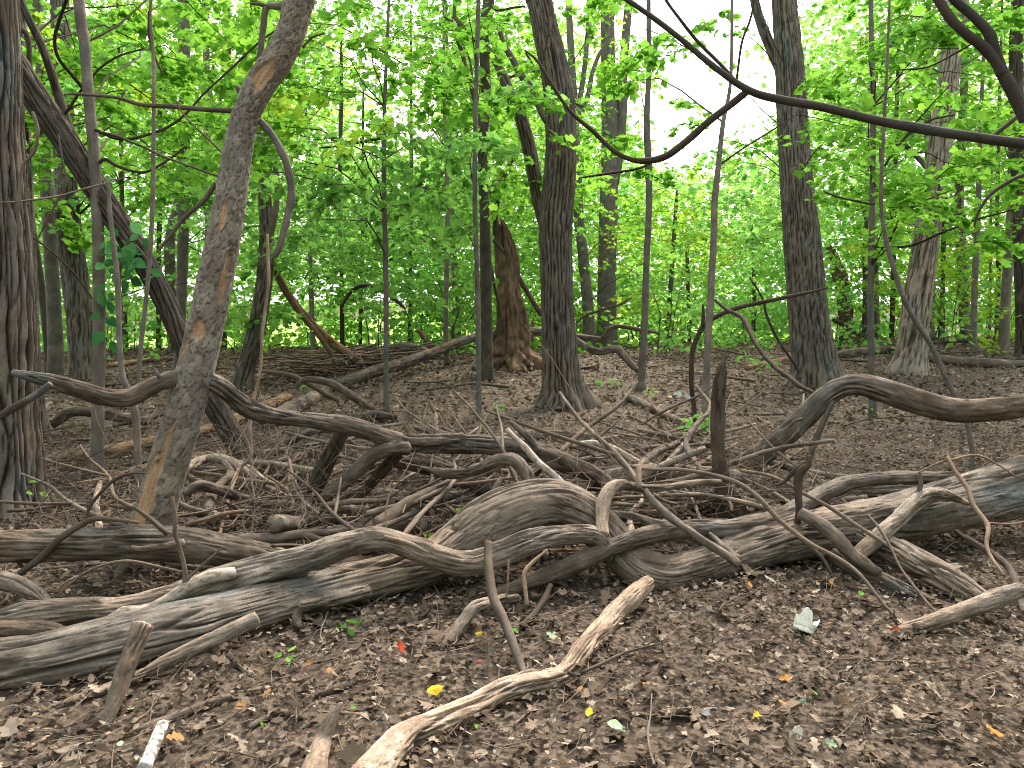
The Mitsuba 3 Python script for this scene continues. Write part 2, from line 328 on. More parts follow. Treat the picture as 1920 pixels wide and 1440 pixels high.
# ---------------------------------------------------------------- survey of the place: metres (or millimetres in the strings)
CURVES = [
('tree', 'tree', 'thick furrowed tree at the left edge with a flared foot', None, 'furrow', 1, True, 0, 0, '-3805,5800,-144,434 -3805,5800,-27,414 -3787,5800,133,318 -3764,5800,372,281 -3736,5800,804,250 -3699,5800,1384,239 -3671,5800,1952,216 -3650,5800,2510,192 -3630,5800,3056,181 -3618,5800,3593,177 -3555,5800,7092,127 -3491,5800,10591,92', [], 'm,-2.90,6.31,11.46,1.70,150,1,-3.49,5.80,10.59 m,-4.57,5.74,10.53,1.70,150,1,-3.49,5.80,10.59 m,-4.44,6.66,10.74,1.70,150,1,-3.49,5.80,10.59 m,-4.06,4.13,9.90,1.70,150,1,-3.49,5.80,10.59 m,-2.27,5.85,12.71,1.70,150,1,-3.49,5.80,10.59'),
('tree', 'tree', 'furrowed tree close behind the left edge tree, mostly hidden by it', None, 'furrow', 0, True, 0, 0, '-5535,9180,-166,205 -5535,9180,-48,195 -5544,9180,213,152 -5546,9180,1012,134 -5520,9180,2037,128 -5504,9180,3098,122 -5469,9180,4248,116 -5458,9180,4812,110 -5417,9180,7312,79 -5376,9180,9811,57', [], 'm,-5.58,11.91,5.55,0.84,203,0,-5.46,9.18,4.81 m,-5.08,12.33,5.82,0.80,188,0,-5.46,9.18,4.81 m,-4.64,11.68,5.40,0.69,149,0,-5.46,9.18,4.81 m,-5.35,8.75,4.20,0.51,97,0,-5.50,9.18,3.10 y,-6.71,12.56,5.06,0.74,167,0,-5.47,9.18,4.25 l,-4.13,8.67,3.95,0.50,95,0,-5.50,9.18,3.10 y,-5.11,12.09,5.04,0.76,172,0,-5.47,9.18,4.25 m,-4.80,11.80,5.04,0.61,123,0,-5.47,9.18,4.25 y,-6.66,11.51,4.34,0.59,118,0,-5.47,9.18,4.25 m,-5.09,8.97,3.46,0.50,94,0,-5.50,9.18,3.10 m,-4.73,9.25,3.79,0.50,92,0,-5.50,9.18,3.10 m,-4.30,10.41,4.05,0.53,102,0,-5.50,9.18,3.10 m,-5.10,12.01,3.66,0.88,216,0,-5.50,9.18,3.10 m,-4.69,12.98,3.91,0.83,198,0,-5.50,9.18,3.10 m,-6.11,9.87,2.64,0.53,101,0,-5.52,9.18,2.04 m,-6.65,9.34,8.93,1.70,150,1,-5.38,9.18,9.81 m,-5.75,8.70,9.55,1.70,150,1,-5.38,9.18,9.81 m,-4.95,9.89,9.31,1.70,150,1,-5.38,9.18,9.81 m,-5.25,8.97,10.34,1.70,150,1,-5.38,9.18,9.81 m,-5.58,11.39,11.29,1.70,150,1,-5.38,9.18,9.81'),
('tree', 'tree', 'thin crooked dark tree between the left edge tree and its neighbour', None, 'smooth', 2, True, 0, 0, '-10028,17340,-187,85 -10028,17340,-68,81 -10031,17340,694,75 -10070,17340,1609,75 -10122,17340,2289,75 -10196,17340,2964,75 -10285,17340,3745,69 -10342,17340,4298,58 -10356,17340,5176,52 -10363,17340,6153,40 -10371,17340,7153,29 -10378,17340,8153,21', [], 'm,-9.50,17.40,6.23,1.21,254,0,-10.36,17.34,5.18 m,-11.64,19.23,5.79,1.40,317,0,-10.36,17.34,5.18 m,-11.04,19.78,6.07,1.12,225,0,-10.36,17.34,5.18 m,-12.00,19.62,4.94,1.10,217,0,-10.34,17.34,4.30 y,-10.64,19.72,5.23,1.05,202,0,-10.34,17.34,4.30'),
('tree', 'tree', 'straight slim grey tree right of the crooked dark one at far left', None, 'smooth', 0, True, 0, 0, '-9391,16440,-172,172 -9391,16440,-53,164 -9342,16440,627,147 -9330,16440,1604,136 -9333,16440,2888,125 -9347,16440,3943,115 -9327,16440,5398,104 -9319,16440,6624,93 -9314,16440,7431,87 -9304,16440,9931,63 -9294,16440,12431,45', [], 'm,-9.89,16.35,6.81,0.99,185,0,-9.32,16.44,6.62 m,-9.43,17.96,7.65,0.98,184,0,-9.31,16.44,7.43 m,-12.09,16.71,12.47,1.70,150,1,-9.29,16.44,12.43 m,-6.73,16.99,14.49,1.70,150,1,-9.29,16.44,12.43 m,-7.90,16.30,11.51,1.70,150,1,-9.29,16.44,12.43 m,-10.81,13.73,11.72,1.70,150,1,-9.29,16.44,12.43 m,-9.57,14.12,11.95,1.70,150,1,-9.29,16.44,12.43'),
('tree', 'tree', 'furrowed tree leaning left, standing behind the slim pale tree at left', None, 'furrow', 0, True, 0, 0, '-8228,15420,-180,344 -8228,15420,-60,327 -8242,15420,270,256 -8264,15420,1191,230 -8332,15420,2202,225 -8389,15420,3001,215 -8385,15420,4184,184 -8354,15420,5637,164 -8324,15420,7063,153 -8285,15420,10063,111 -8246,15420,13063,80', [], 'm,-7.35,12.11,5.73,0.73,163,0,-8.35,15.42,5.64 d,-6.83,12.51,5.82,0.86,210,0,-8.35,15.42,5.64 m,-7.64,15.75,7.07,0.89,158,0,-8.32,15.42,7.06 d,-5.88,14.32,6.12,0.74,121,0,-8.35,15.42,5.64 m,-8.93,15.09,6.05,0.88,155,0,-8.35,15.42,5.64 m,-7.33,14.30,5.77,1.03,198,0,-8.35,15.42,5.64 m,-6.22,14.68,6.03,1.00,190,0,-8.35,15.42,5.64 m,-5.12,14.24,5.38,0.89,158,0,-8.38,15.42,4.18 m,-7.03,14.61,5.08,0.98,184,0,-8.38,15.42,4.18 m,-7.45,12.77,3.62,0.65,138,0,-8.39,15.42,3.00 m,-7.09,12.53,3.87,0.79,184,0,-8.39,15.42,3.00 m,-6.66,15.51,4.03,0.99,186,0,-8.39,15.42,3.00 m,-5.89,14.50,4.18,0.89,160,0,-8.39,15.42,3.00 m,-9.12,14.88,3.39,1.02,194,0,-8.39,15.42,3.00 l,-8.03,15.11,3.29,0.76,115,0,-8.39,15.42,3.00 m,-8.32,16.04,3.45,0.68,68,0,-8.39,15.42,3.00 l,-5.95,15.92,4.05,0.78,117,0,-8.39,15.42,3.00 d,-4.92,14.63,3.27,0.79,150,0,-8.39,15.42,3.00 d,-4.92,15.03,1.62,0.85,168,0,-8.26,15.42,1.19 m,-8.22,15.84,12.72,1.70,150,1,-8.25,15.42,13.06 m,-8.70,14.81,14.96,1.70,150,1,-8.25,15.42,13.06 m,-9.28,15.97,14.42,1.70,150,1,-8.25,15.42,13.06 m,-7.44,15.32,14.24,1.70,150,1,-8.25,15.42,13.06 m,-9.15,13.49,14.38,1.70,150,1,-8.25,15.42,13.06'),
('tree', 'tree', 'slim smooth tree at left whose pale foot stands in front of the reddish log', None, 'smooth', 3, True, 0, 0, '-3695,7040,-144,83 -3695,7040,-24,79 -3689,7040,82,61 -3667,7040,418,54 -3615,7040,1173,51 -3577,7040,2094,49 -3577,7040,2725,47 -3595,7040,3169,44 -3612,7040,3694,44 -3641,7040,4083,44 -3703,7040,6082,32 -3764,7040,8081,23', [], 'm,-2.87,8.80,4.13,0.47,84,0,-3.61,7.04,3.69 m,-3.26,9.03,3.87,0.45,81,0,-3.59,7.04,3.17 m,-3.26,8.88,3.04,0.55,109,0,-3.58,7.04,2.73 m,-5.40,4.86,9.76,1.70,150,1,-3.76,7.04,8.08 m,-4.33,3.82,8.47,1.70,150,1,-3.76,7.04,8.08 m,-2.75,4.32,7.11,1.70,150,1,-3.76,7.04,8.08 m,-6.65,6.09,8.50,1.70,150,1,-3.76,7.04,8.08 m,-4.67,7.54,9.70,1.70,150,1,-3.76,7.04,8.08'),
('dead_tree', 'tree', 'dark dead trunk leaning to the upper left with its top out of frame', None, 'furrow', 2, True, 0, 0, '-2347,7100,-153,109 -2347,7100,-37,104 -2426,7100,167,99 -2569,7100,457,94 -2724,7100,744,94 -2876,7100,1099,94 -3025,7100,1475,90 -3184,7100,1800,94 -3348,7100,2077,99 -3521,7100,2351,99 -3733,7100,2713,104 -3944,7100,3050,108 -4133,7100,3339,108 -4320,7100,3647,113 -4525,7100,3975,113', [('limb', 'furrow', '-3863,7350,2779,44 -3931,7350,3012,41 -4015,7350,3302,39 -4133,7350,3723,34 -4273,7350,4053,32 -4346,7350,4241,29'), ('branch', 'twig', '-4170,7200,3342,19 -4196,7200,3833,22 -4371,7200,3833,33 -4443,7200,4142,38'), ('branch', 'twig', '-4000,7200,3063,14 -3878,7200,3162,14 -3704,7200,3387,12 -3461,7200,3611,10 -3180,7200,3700,7')], ''),
('leaning_tree', 'tree', 'leaning tree with scaly grey bark and bare tan wood at its foot', None, 'plate', 0, True, 0, 1, '-2161,4420,-183,137 -2161,4420,-133,131 -2084,4420,90,119 -2008,4420,321,111 -1911,4420,625,103 -1823,4420,880,97 -1742,4420,1148,97 -1673,4420,1412,94 -1604,4420,1701,89 -1542,4420,1959,84 -1500,4420,2171,78 -1452,4420,2409,73 -1402,4420,2548,72 -1330,4420,2680,78 -1241,4420,2796,78 -1172,4420,2932,72 -1126,4420,3081,75 -1088,4420,3256,72 -894,4420,4491,52 -700,4420,5726,37', [('branch', 'twig', '-1491,4550,2559,17 -1643,4550,2565,14 -1848,4550,2579,14 -2038,4550,2593,12 -2183,4550,2633,9 -2372,4550,2647,8 -2466,4550,2644,5'), ('branch', 'smooth', '-1401,4450,2522,18 -1362,4450,2483,18 -1323,4450,2443,21 -1279,4450,2382,18 -1249,4450,2325,22 -1222,4450,2260,19 -1206,4450,2190,22 -1199,4450,2127,19 -1201,4450,2070,24 -1217,4450,2005,18 -1231,4450,1947,21 -1269,4450,1818,18 -1300,4450,1755,15'), ('branch', 'twig', '-1458,4500,2618,16 -1477,4500,2646,15 -1493,4500,2671,13'), ('branch', 'smooth', '-1201,4600,3148,31 -1275,4600,3126,20 -1348,4600,3120,17 -1369,4600,3019,17 -1391,4600,2877,17 -1412,4600,2763,18'), ('branch', 'twig', '-1334,4600,3117,14 -1377,4600,3137,11 -1435,4600,3143,6'), ('branch', 'twig', '-1181,4450,2901,9 -1137,4450,2975,7 -1072,4450,3046,6'), ('branch', 'twig', '-1598,4400,2140,13 -1664,4400,2041,13 -1769,4400,1951,12 -1850,4400,1857,9 -1917,4400,1780,6'), ('branch', 'twig', '-1530,4450,2275,6 -1614,4450,2359,6 -1753,4450,2494,4 -1806,4450,2583,3'), ('branch', 'twig', '-1160,4600,2905,8 -1103,4600,2962,6 -1029,4600,2985,5')], ''),
('tree', 'tree', 'short ivy-hung tree leaning right, just right of the leaning scaly tree', None, 'furrow', 0, True, 0, 0, '-4917,14620,-157,214 -4917,14620,-38,204 -4869,14620,236,165 -4736,14620,723,160 -4582,14620,1304,150 -4465,14620,1975,141 -4406,14620,2640,126 -4415,14620,3299,116 -4445,14620,3859,97 -4466,14620,4415,78 -4406,14620,5149,58', [('limb', 'smooth', '-3949,13000,2345,52 -3808,13000,2765,52 -3726,13000,3266,43 -3754,13000,3763,35')], ''),
('tree', 'tree', 'straight slim tree seen behind the leaning scaly tree', None, 'smooth', 0, True, 0, 0, '-7505,18000,-175,138 -7505,18000,-56,131 -7439,18000,663,113 -7365,18000,1613,113 -7281,18000,2787,119 -7183,18000,4633,119 -7103,18000,6330,119 -7058,18000,7994,125 -7002,18000,10493,90 -6945,18000,12993,65', [], 'y,-6.49,17.33,7.18,1.07,210,0,-7.10,18.00,6.33 m,-6.49,19.53,8.46,1.33,293,0,-7.06,18.00,7.99 d,-3.93,19.29,8.32,1.24,262,0,-7.06,18.00,7.99 m,-6.84,18.69,6.86,0.99,188,0,-7.10,18.00,6.33 d,-4.51,17.04,6.12,1.12,224,0,-7.10,18.00,6.33 l,-4.25,19.28,6.93,0.93,106,0,-7.10,18.00,6.33 d,-8.04,17.40,5.73,1.12,226,0,-7.18,18.00,4.63 m,-6.82,16.84,5.52,0.96,177,0,-7.18,18.00,4.63 d,-5.62,16.28,5.47,1.19,247,0,-7.18,18.00,4.63 m,-6.08,19.99,6.38,1.16,237,0,-7.10,18.00,6.33 m,-6.68,19.95,4.76,1.37,307,0,-7.18,18.00,4.63 d,-4.72,17.44,5.02,1.27,274,0,-7.18,18.00,4.63 m,-4.02,19.32,5.30,0.84,91,0,-7.18,18.00,4.63 m,-8.18,18.17,3.89,0.66,65,0,-7.28,18.00,2.79 d,-5.38,18.93,3.98,1.26,310,0,-7.28,18.00,2.79 d,-4.05,17.87,3.05,1.01,218,0,-7.28,18.00,2.79 d,-6.61,20.32,2.27,1.50,403,0,-7.36,18.00,1.61 m,-7.49,18.23,14.19,1.70,150,1,-6.95,18.00,12.99 m,-4.87,17.30,12.09,1.70,150,1,-6.95,18.00,12.99 m,-5.99,18.20,14.32,1.70,150,1,-6.95,18.00,12.99 m,-4.86,16.09,12.33,1.70,150,1,-6.95,18.00,12.99 m,-8.04,15.18,13.46,1.70,150,1,-6.95,18.00,12.99'),
('tree', 'tree', 'forked crooked tree far back at left, left of the straight slim one', None, 'smooth', 0, True, 0, 0, '-10113,24000,-112,151 -10113,24000,-62,143 -10131,24000,1020,151 -10107,24000,1966,159 -10108,24000,3060,159 -10016,24000,3759,135 -9849,24000,4376,111 -9905,24000,4914,96 -10103,24000,5403,88 -10237,24000,5906,72 -10238,24000,6588,64', [('limb', 'smooth', '-9834,24000,4376,96 -9499,24000,4914,96 -9194,24000,5525,88 -8955,24000,6058,72 -8789,24000,7190,56 -8621,24000,8387,40')], ''),
('sapling', 'tree', 'pale straight sapling just left of the leaning tree top', None, 'smooth', 3, True, 0, 0, '-8083,22000,-304,107 -8083,22000,-254,102 -8152,22000,1060,95 -8203,22000,2788,95 -8177,22000,4629,88 -8113,22000,6716,88 -8069,22000,8628,80 -8066,22000,9437,73 -8051,22000,10937,53 -8035,22000,12437,38', [], 'm,-8.12,21.16,8.58,1.33,292,0,-8.07,22.00,8.63 m,-7.25,23.03,8.97,1.42,323,0,-8.07,22.00,8.63 m,-6.75,21.52,7.43,1.07,211,0,-8.11,22.00,6.72 d,-9.35,22.42,6.04,1.44,332,0,-8.18,22.00,4.63 l,-9.10,23.25,4.28,1.21,229,0,-8.20,22.00,2.79 l,-11.73,22.81,3.12,1.44,300,0,-8.20,22.00,2.79 l,-8.51,21.79,3.66,1.52,325,0,-8.20,22.00,2.79 m,-7.69,23.28,12.87,1.70,150,1,-8.04,22.00,12.44 m,-8.24,21.78,12.28,1.70,150,1,-8.04,22.00,12.44 m,-8.07,20.28,13.54,1.70,150,1,-8.04,22.00,12.44 m,-8.85,21.97,13.80,1.70,150,1,-8.04,22.00,12.44 m,-5.91,20.39,13.82,1.70,150,1,-8.04,22.00,12.44'),
('sapling', 'tree', 'pale twin-stemmed sapling forking in front of the serpentine branch', None, 'smooth', 3, True, 0, 0, '-2853,6040,-118,34 -2853,6040,2,32 -2854,6040,160,26 -2852,6040,366,26 -2851,6040,572,28 -2861,6040,702,30 -2895,6040,836,24 -2941,6040,978,22 -2949,6040,1299,20 -2942,6040,1617,20 -2956,6040,1893,18 -2974,6040,2166,16 -2976,6040,2436,12', [('stem', 'smooth', '-2980,6300,659,23 -2944,6300,892,19 -2911,6300,1165,19 -2858,6300,1498,17 -2808,6300,1869,17 -2769,6300,2275,17 -2738,6300,2796,15 -2716,6300,3308,13 -2724,6300,3657,10 -2704,6300,3850,10')], ''),
('sapling', 'tree', 'very thin pole left of centre standing behind the brush pile', None, 'smooth', 3, True, 0, 0, '-5647,22840,-105,80 -5647,22840,14,76 -5667,22840,1644,68 -5672,22840,3281,61 -5687,22840,4457,53 -5695,22840,6457,38 -5704,22840,8457,28', [], 'm,-6.41,22.18,9.29,1.25,267,0,-5.70,22.84,8.46 m,-5.05,24.33,9.63,1.70,429,0,-5.70,22.84,8.46 m,-2.60,21.62,8.89,1.54,367,0,-5.70,22.84,8.46 y,-2.11,22.31,7.81,1.37,307,0,-5.70,22.84,6.46 d,-5.94,21.87,3.34,1.20,285,0,-5.67,22.84,3.28 d,-7.04,23.12,3.10,1.60,447,0,-5.67,22.84,3.28 d,-3.56,22.78,3.64,1.36,347,0,-5.67,22.84,3.28 d,-2.03,22.25,3.31,1.30,324,0,-5.67,22.84,3.28 d,-4.96,24.46,2.90,1.49,400,0,-5.67,22.84,1.64 d,-3.35,21.98,2.43,1.38,357,0,-5.67,22.84,1.64 m,-8.00,23.99,13.20,1.70,150,1,-5.70,22.84,8.46 m,-7.68,20.96,11.72,1.70,150,1,-5.70,22.84,8.46 m,-3.64,23.19,12.81,1.70,150,1,-5.70,22.84,8.46 m,-6.20,24.32,13.36,1.70,150,1,-5.70,22.84,8.46 m,-7.84,21.43,11.95,1.70,150,1,-5.70,22.84,8.46'),
('sapling', 'tree', 'thin knotted sapling between the fallen trunk and the ivy trees, left of centre', None, 'smooth', 0, True, 0, 0, '-1651,10500,-35,48 -1651,10500,85,45 -1653,10500,452,35 -1640,10500,1290,35 -1634,10500,2115,35 -1639,10500,2657,31 -1635,10500,3328,28 -1618,10500,3990,24 -1581,10500,4643,21 -1544,10500,5288,17 -1509,10500,6288,13 -1475,10500,7287,9', [], 'm,-3.26,10.21,4.99,0.59,120,0,-1.58,10.50,4.64 m,-2.91,9.93,4.80,0.52,98,0,-1.62,10.50,3.99 m,-1.65,9.69,4.80,0.57,113,0,-1.62,10.50,3.99 m,-1.19,10.96,5.09,0.63,132,0,-1.58,10.50,4.64 m,-3.18,10.88,4.49,0.80,188,0,-1.62,10.50,3.99 m,-3.62,10.13,3.69,0.74,165,0,-1.64,10.50,3.33 m,-2.37,8.76,3.55,0.48,89,0,-1.64,10.50,2.66 y,-2.45,9.36,3.39,0.68,146,0,-1.64,10.50,2.66 d,-0.93,11.56,3.77,0.79,212,0,-1.64,10.50,3.33 d,-3.66,10.54,3.20,0.75,193,0,-1.64,10.50,2.66 d,-3.29,11.89,3.34,0.86,239,0,-1.64,10.50,2.66 d,-2.01,8.62,2.49,0.55,123,0,-1.63,10.50,2.11 d,-2.50,12.65,3.37,0.68,169,0,-1.64,10.50,2.66 d,-1.52,10.71,3.15,0.75,194,0,-1.64,10.50,2.66'),
('sapling', 'tree', 'thin pale sapling rising behind the fallen trunk, left of the dark centre pole', None, 'smooth', 3, True, 0, 0, '-1271,15660,173,60 -1271,15660,293,57 -1285,15660,1186,47 -1254,15660,2416,47 -1236,15660,3427,42 -1258,15660,4424,36 -1281,15660,5409,31 -1281,15660,6574,21 -1287,15660,7574,15 -1294,15660,8574,11', [], 'm,-4.30,15.01,6.40,0.90,160,0,-1.28,15.66,5.41 m,-2.68,14.96,6.32,1.07,208,0,-1.28,15.66,5.41 m,-1.73,14.16,6.06,1.00,190,0,-1.28,15.66,5.41 m,-1.23,17.96,7.84,0.90,160,0,-1.29,15.66,7.57 m,-0.75,18.43,7.77,1.21,252,0,-1.29,15.66,7.57 m,0.77,15.19,6.80,0.94,171,0,-1.28,15.66,6.57 m,-3.41,17.18,6.04,0.46,41,0,-1.28,15.66,5.41 y,-2.24,14.99,5.97,0.56,52,0,-1.28,15.66,5.41 m,-1.14,18.87,6.95,1.09,216,0,-1.28,15.66,6.57 d,-0.75,15.82,6.11,1.09,217,0,-1.28,15.66,5.41 m,-3.59,14.95,5.36,0.78,81,0,-1.26,15.66,4.42 d,-2.13,16.92,5.20,0.85,93,0,-1.26,15.66,4.42 m,-1.69,18.42,6.23,1.33,292,0,-1.28,15.66,5.41 m,-0.72,16.03,5.15,0.92,166,0,-1.26,15.66,4.42 m,0.32,15.89,5.29,0.94,172,0,-1.26,15.66,4.42 m,-2.69,18.11,5.26,0.48,43,0,-1.26,15.66,4.42 d,-1.42,16.04,4.41,0.80,153,0,-1.24,15.66,3.43 d,-3.29,14.89,3.66,0.94,197,0,-1.24,15.66,3.43 d,-3.44,16.70,3.39,0.94,197,0,-1.25,15.66,2.42 d,-2.34,16.75,3.62,0.96,201,0,-1.24,15.66,3.43 d,-1.24,16.25,4.10,0.89,180,0,-1.24,15.66,3.43 m,0.83,18.11,3.76,0.93,169,0,-1.24,15.66,3.43 d,-4.37,15.13,2.67,0.77,146,0,-1.25,15.66,2.42 d,-1.89,16.40,3.28,0.97,205,0,-1.25,15.66,2.42 d,-1.18,18.31,2.73,1.30,324,0,-1.25,15.66,2.42 m,-0.64,20.15,3.60,1.14,232,0,-1.24,15.66,-9.00 d,-1.90,15.16,2.31,1.10,249,0,-1.28,15.66,1.19'),
('tree', 'tree', 'pale grey trunk far back, behind the thin sapling left of centre', None, 'smooth', 3, True, 0, 0, '-1828,27000,-65,151 -1828,27000,102,143 -1873,27000,1315,116 -1917,27000,2729,108 -1980,27000,3780,99 -2008,27000,4822,99 -2050,27000,6200,81 -2094,27000,8699,58 -2137,27000,11199,42', [], 'm,-2.25,28.09,11.04,1.54,368,0,-2.14,27.00,11.20 m,-0.83,25.09,9.75,1.45,336,0,-2.09,27.00,8.70 m,0.29,27.42,10.21,1.70,429,0,-2.09,27.00,8.70 y,-2.30,28.84,8.88,1.70,429,0,-2.09,27.00,8.70 m,-0.53,27.03,7.66,1.70,429,0,-2.05,27.00,6.20 d,-1.77,25.56,4.98,1.38,354,0,-2.01,27.00,4.82 m,-0.86,26.25,5.00,1.58,383,0,-2.01,27.00,4.82 d,-2.54,25.84,4.29,1.64,465,0,-1.98,27.00,3.78 m,-0.33,29.61,4.35,1.70,429,0,-1.98,27.00,3.78 m,-0.40,25.79,4.25,1.67,418,0,-1.98,27.00,3.78 m,0.05,27.51,3.99,1.66,413,0,-1.98,27.00,3.78 m,0.25,29.53,4.38,1.70,429,0,-1.98,27.00,3.78 m,-1.38,27.77,2.35,1.70,429,0,-1.87,27.00,1.32 m,0.03,25.59,2.24,1.70,429,0,-1.87,27.00,1.32 m,-1.64,26.56,14.46,1.70,150,1,-2.14,27.00,11.20 m,-0.06,24.51,13.45,1.70,150,1,-2.14,27.00,11.20 m,-3.44,28.84,15.56,1.70,150,1,-2.14,27.00,11.20 m,-0.49,25.84,14.10,1.70,150,1,-2.14,27.00,11.20 m,0.73,26.92,14.63,1.70,150,1,-2.14,27.00,11.20'),
('sapling', 'tree', 'slender knotted sapling leaning against the dark pole at centre', None, 'smooth', 0, True, 0, 0, '-405,9760,-40,44 -405,9760,79,42 -410,9760,656,32 -413,9760,1433,32 -429,9760,2135,29 -445,9760,2826,29 -435,9760,3569,26 -413,9760,4301,26 -391,9760,5021,26 -373,9760,6021,19 -355,9760,7021,13', [('branch', 'twig', '-476,10700,4104,32 -550,10700,4371,28 -644,10700,4703,28 -731,10700,5033,25 -728,10700,5426,21'), ('branch', 'twig', '-731,10700,5046,18 -799,10700,5098,18 -874,10700,5151,14'), ('branch', 'twig', '-482,10700,4271,18 -549,10700,4637,14 -670,10700,4901,14')], 'm,-0.48,9.02,4.69,0.51,96,0,-0.41,9.76,4.30 m,-0.54,10.42,4.37,0.62,129,0,-0.44,9.76,3.57 m,-0.53,10.43,4.53,0.65,136,0,-0.44,9.76,3.57 l,-0.53,9.55,3.59,0.63,130,0,-0.45,9.76,2.83 d,-0.85,9.83,2.73,0.58,131,0,-0.43,9.76,2.13'),
('tree', 'tree', 'dark smooth pole-like tree at centre, left of the big furrowed one', None, 'smooth', 2, True, 0, 0, '-409,13320,70,149 -409,13320,188,141 -417,13320,438,106 -423,13320,1233,93 -429,13320,2106,93 -452,13320,3139,80 -475,13320,3819,80 -465,13320,4407,93 -420,13320,4908,84 -443,13320,5569,84 -399,13320,6061,97 -364,13320,6387,88 -247,13320,8383,64 -130,13320,10380,46', [], 'm,-3.10,12.72,5.75,0.84,203,0,-0.42,13.32,4.91 m,-0.53,12.56,5.65,0.82,194,0,-0.42,13.32,4.91 m,-0.24,11.89,4.33,0.77,177,0,-0.48,13.32,3.82 m,-0.29,12.87,3.95,0.87,213,0,-0.45,13.32,3.14 m,-0.11,14.41,3.89,0.79,132,0,-0.45,13.32,3.14 m,0.01,14.49,4.06,0.77,128,0,-0.45,13.32,3.14 m,0.05,13.27,10.44,1.70,150,1,-0.13,13.32,10.38 m,0.17,12.71,11.93,1.70,150,1,-0.13,13.32,10.38 m,-2.03,14.52,12.08,1.70,150,1,-0.13,13.32,10.38 m,0.58,12.35,11.67,1.70,150,1,-0.13,13.32,10.38 m,0.42,13.55,10.08,1.70,150,1,-0.13,13.32,10.38'),
('broken_stump', 'tree', 'reddish broken stump on the low mound behind the dark centre pole', None, 'rot', 0, True, 1, 0, '30,15200,209,657 30,15200,328,625 20,15200,541,403 10,15200,794,303 0,15200,1095,272 -20,15200,1446,252 -50,15200,1894,237 -90,15200,2291,222 -139,15200,2636,182 -189,15200,2862,101', [('root', 'rot', '-229,17200,472,137 -629,17200,243,103 -916,17200,13,68 -1146,17200,-125,46'), ('root', 'rot', '289,17400,460,139 463,17400,321,92 602,17400,182,58'), ('splinter', 'rot', '-149,17500,2524,52 -275,17500,2921,41 -332,17500,3260,23'), ('splinter', 'rot', '-58,17600,2301,53 -92,17600,2644,41 -92,17600,2929,18'), ('splinter', 'rot', '179,18000,663,60 227,18000,902,48 250,18000,1092,18'), ('splinter', 'rot', '418,18000,663,60 453,18000,926,48 464,18000,1140,18')], ''),
('tree', 'tree', 'big furrowed tree at centre with a broken dead limb on its left', None, 'furrow', 1, True, 0, 0, '708,11020,-29,453 708,11020,89,431 692,11020,289,307 661,11020,548,256 627,11020,1279,223 601,11020,2002,212 591,11020,2573,216 631,11020,3067,208 657,11020,3558,197 639,11020,4113,194 566,11020,4594,183 451,11020,5071,168 358,11020,5476,161 266,11020,5878,154 -145,11020,8850,111 -555,11020,11822,80', [('limb', 'furrow', '518,12000,2606,104 407,12000,2977,104 312,12000,3436,100 225,12000,3855,96 108,12000,4232,88 -15,12000,4495,80 -108,12000,4720,76 -185,12000,4899,56'), ('limb', 'smooth', '658,12400,4050,58 464,12400,4323,53 319,12400,4673,53 135,12400,4904,53 16,12400,5120,49 -119,12400,5327,45 -174,12400,5518,33'), ('limb', 'furrow', '-78,12100,4671,56 -271,12100,5062,56 -503,12100,5309,52 -696,12100,5458,44 -849,12100,5643,36'), ('branch', 'twig', '-39,12000,4757,20 193,12000,4832,20 347,12000,4847,16'), ('branch', 'twig', '1027,11800,4298,16 760,11800,4386,20 608,11800,4482,16 394,11800,4740,16 189,11800,5047,16')], 'm,0.95,11.21,3.55,0.62,128,0,0.63,11.02,3.07 m,2.30,10.04,13.22,1.70,150,1,-0.56,11.02,11.82 m,-0.35,11.15,13.25,1.70,150,1,-0.56,11.02,11.82 m,-3.18,9.89,13.03,1.70,150,1,-0.56,11.02,11.82 m,-1.66,12.02,13.40,1.70,150,1,-0.56,11.02,11.82 m,-0.93,10.62,12.18,1.70,150,1,-0.56,11.02,11.82'),
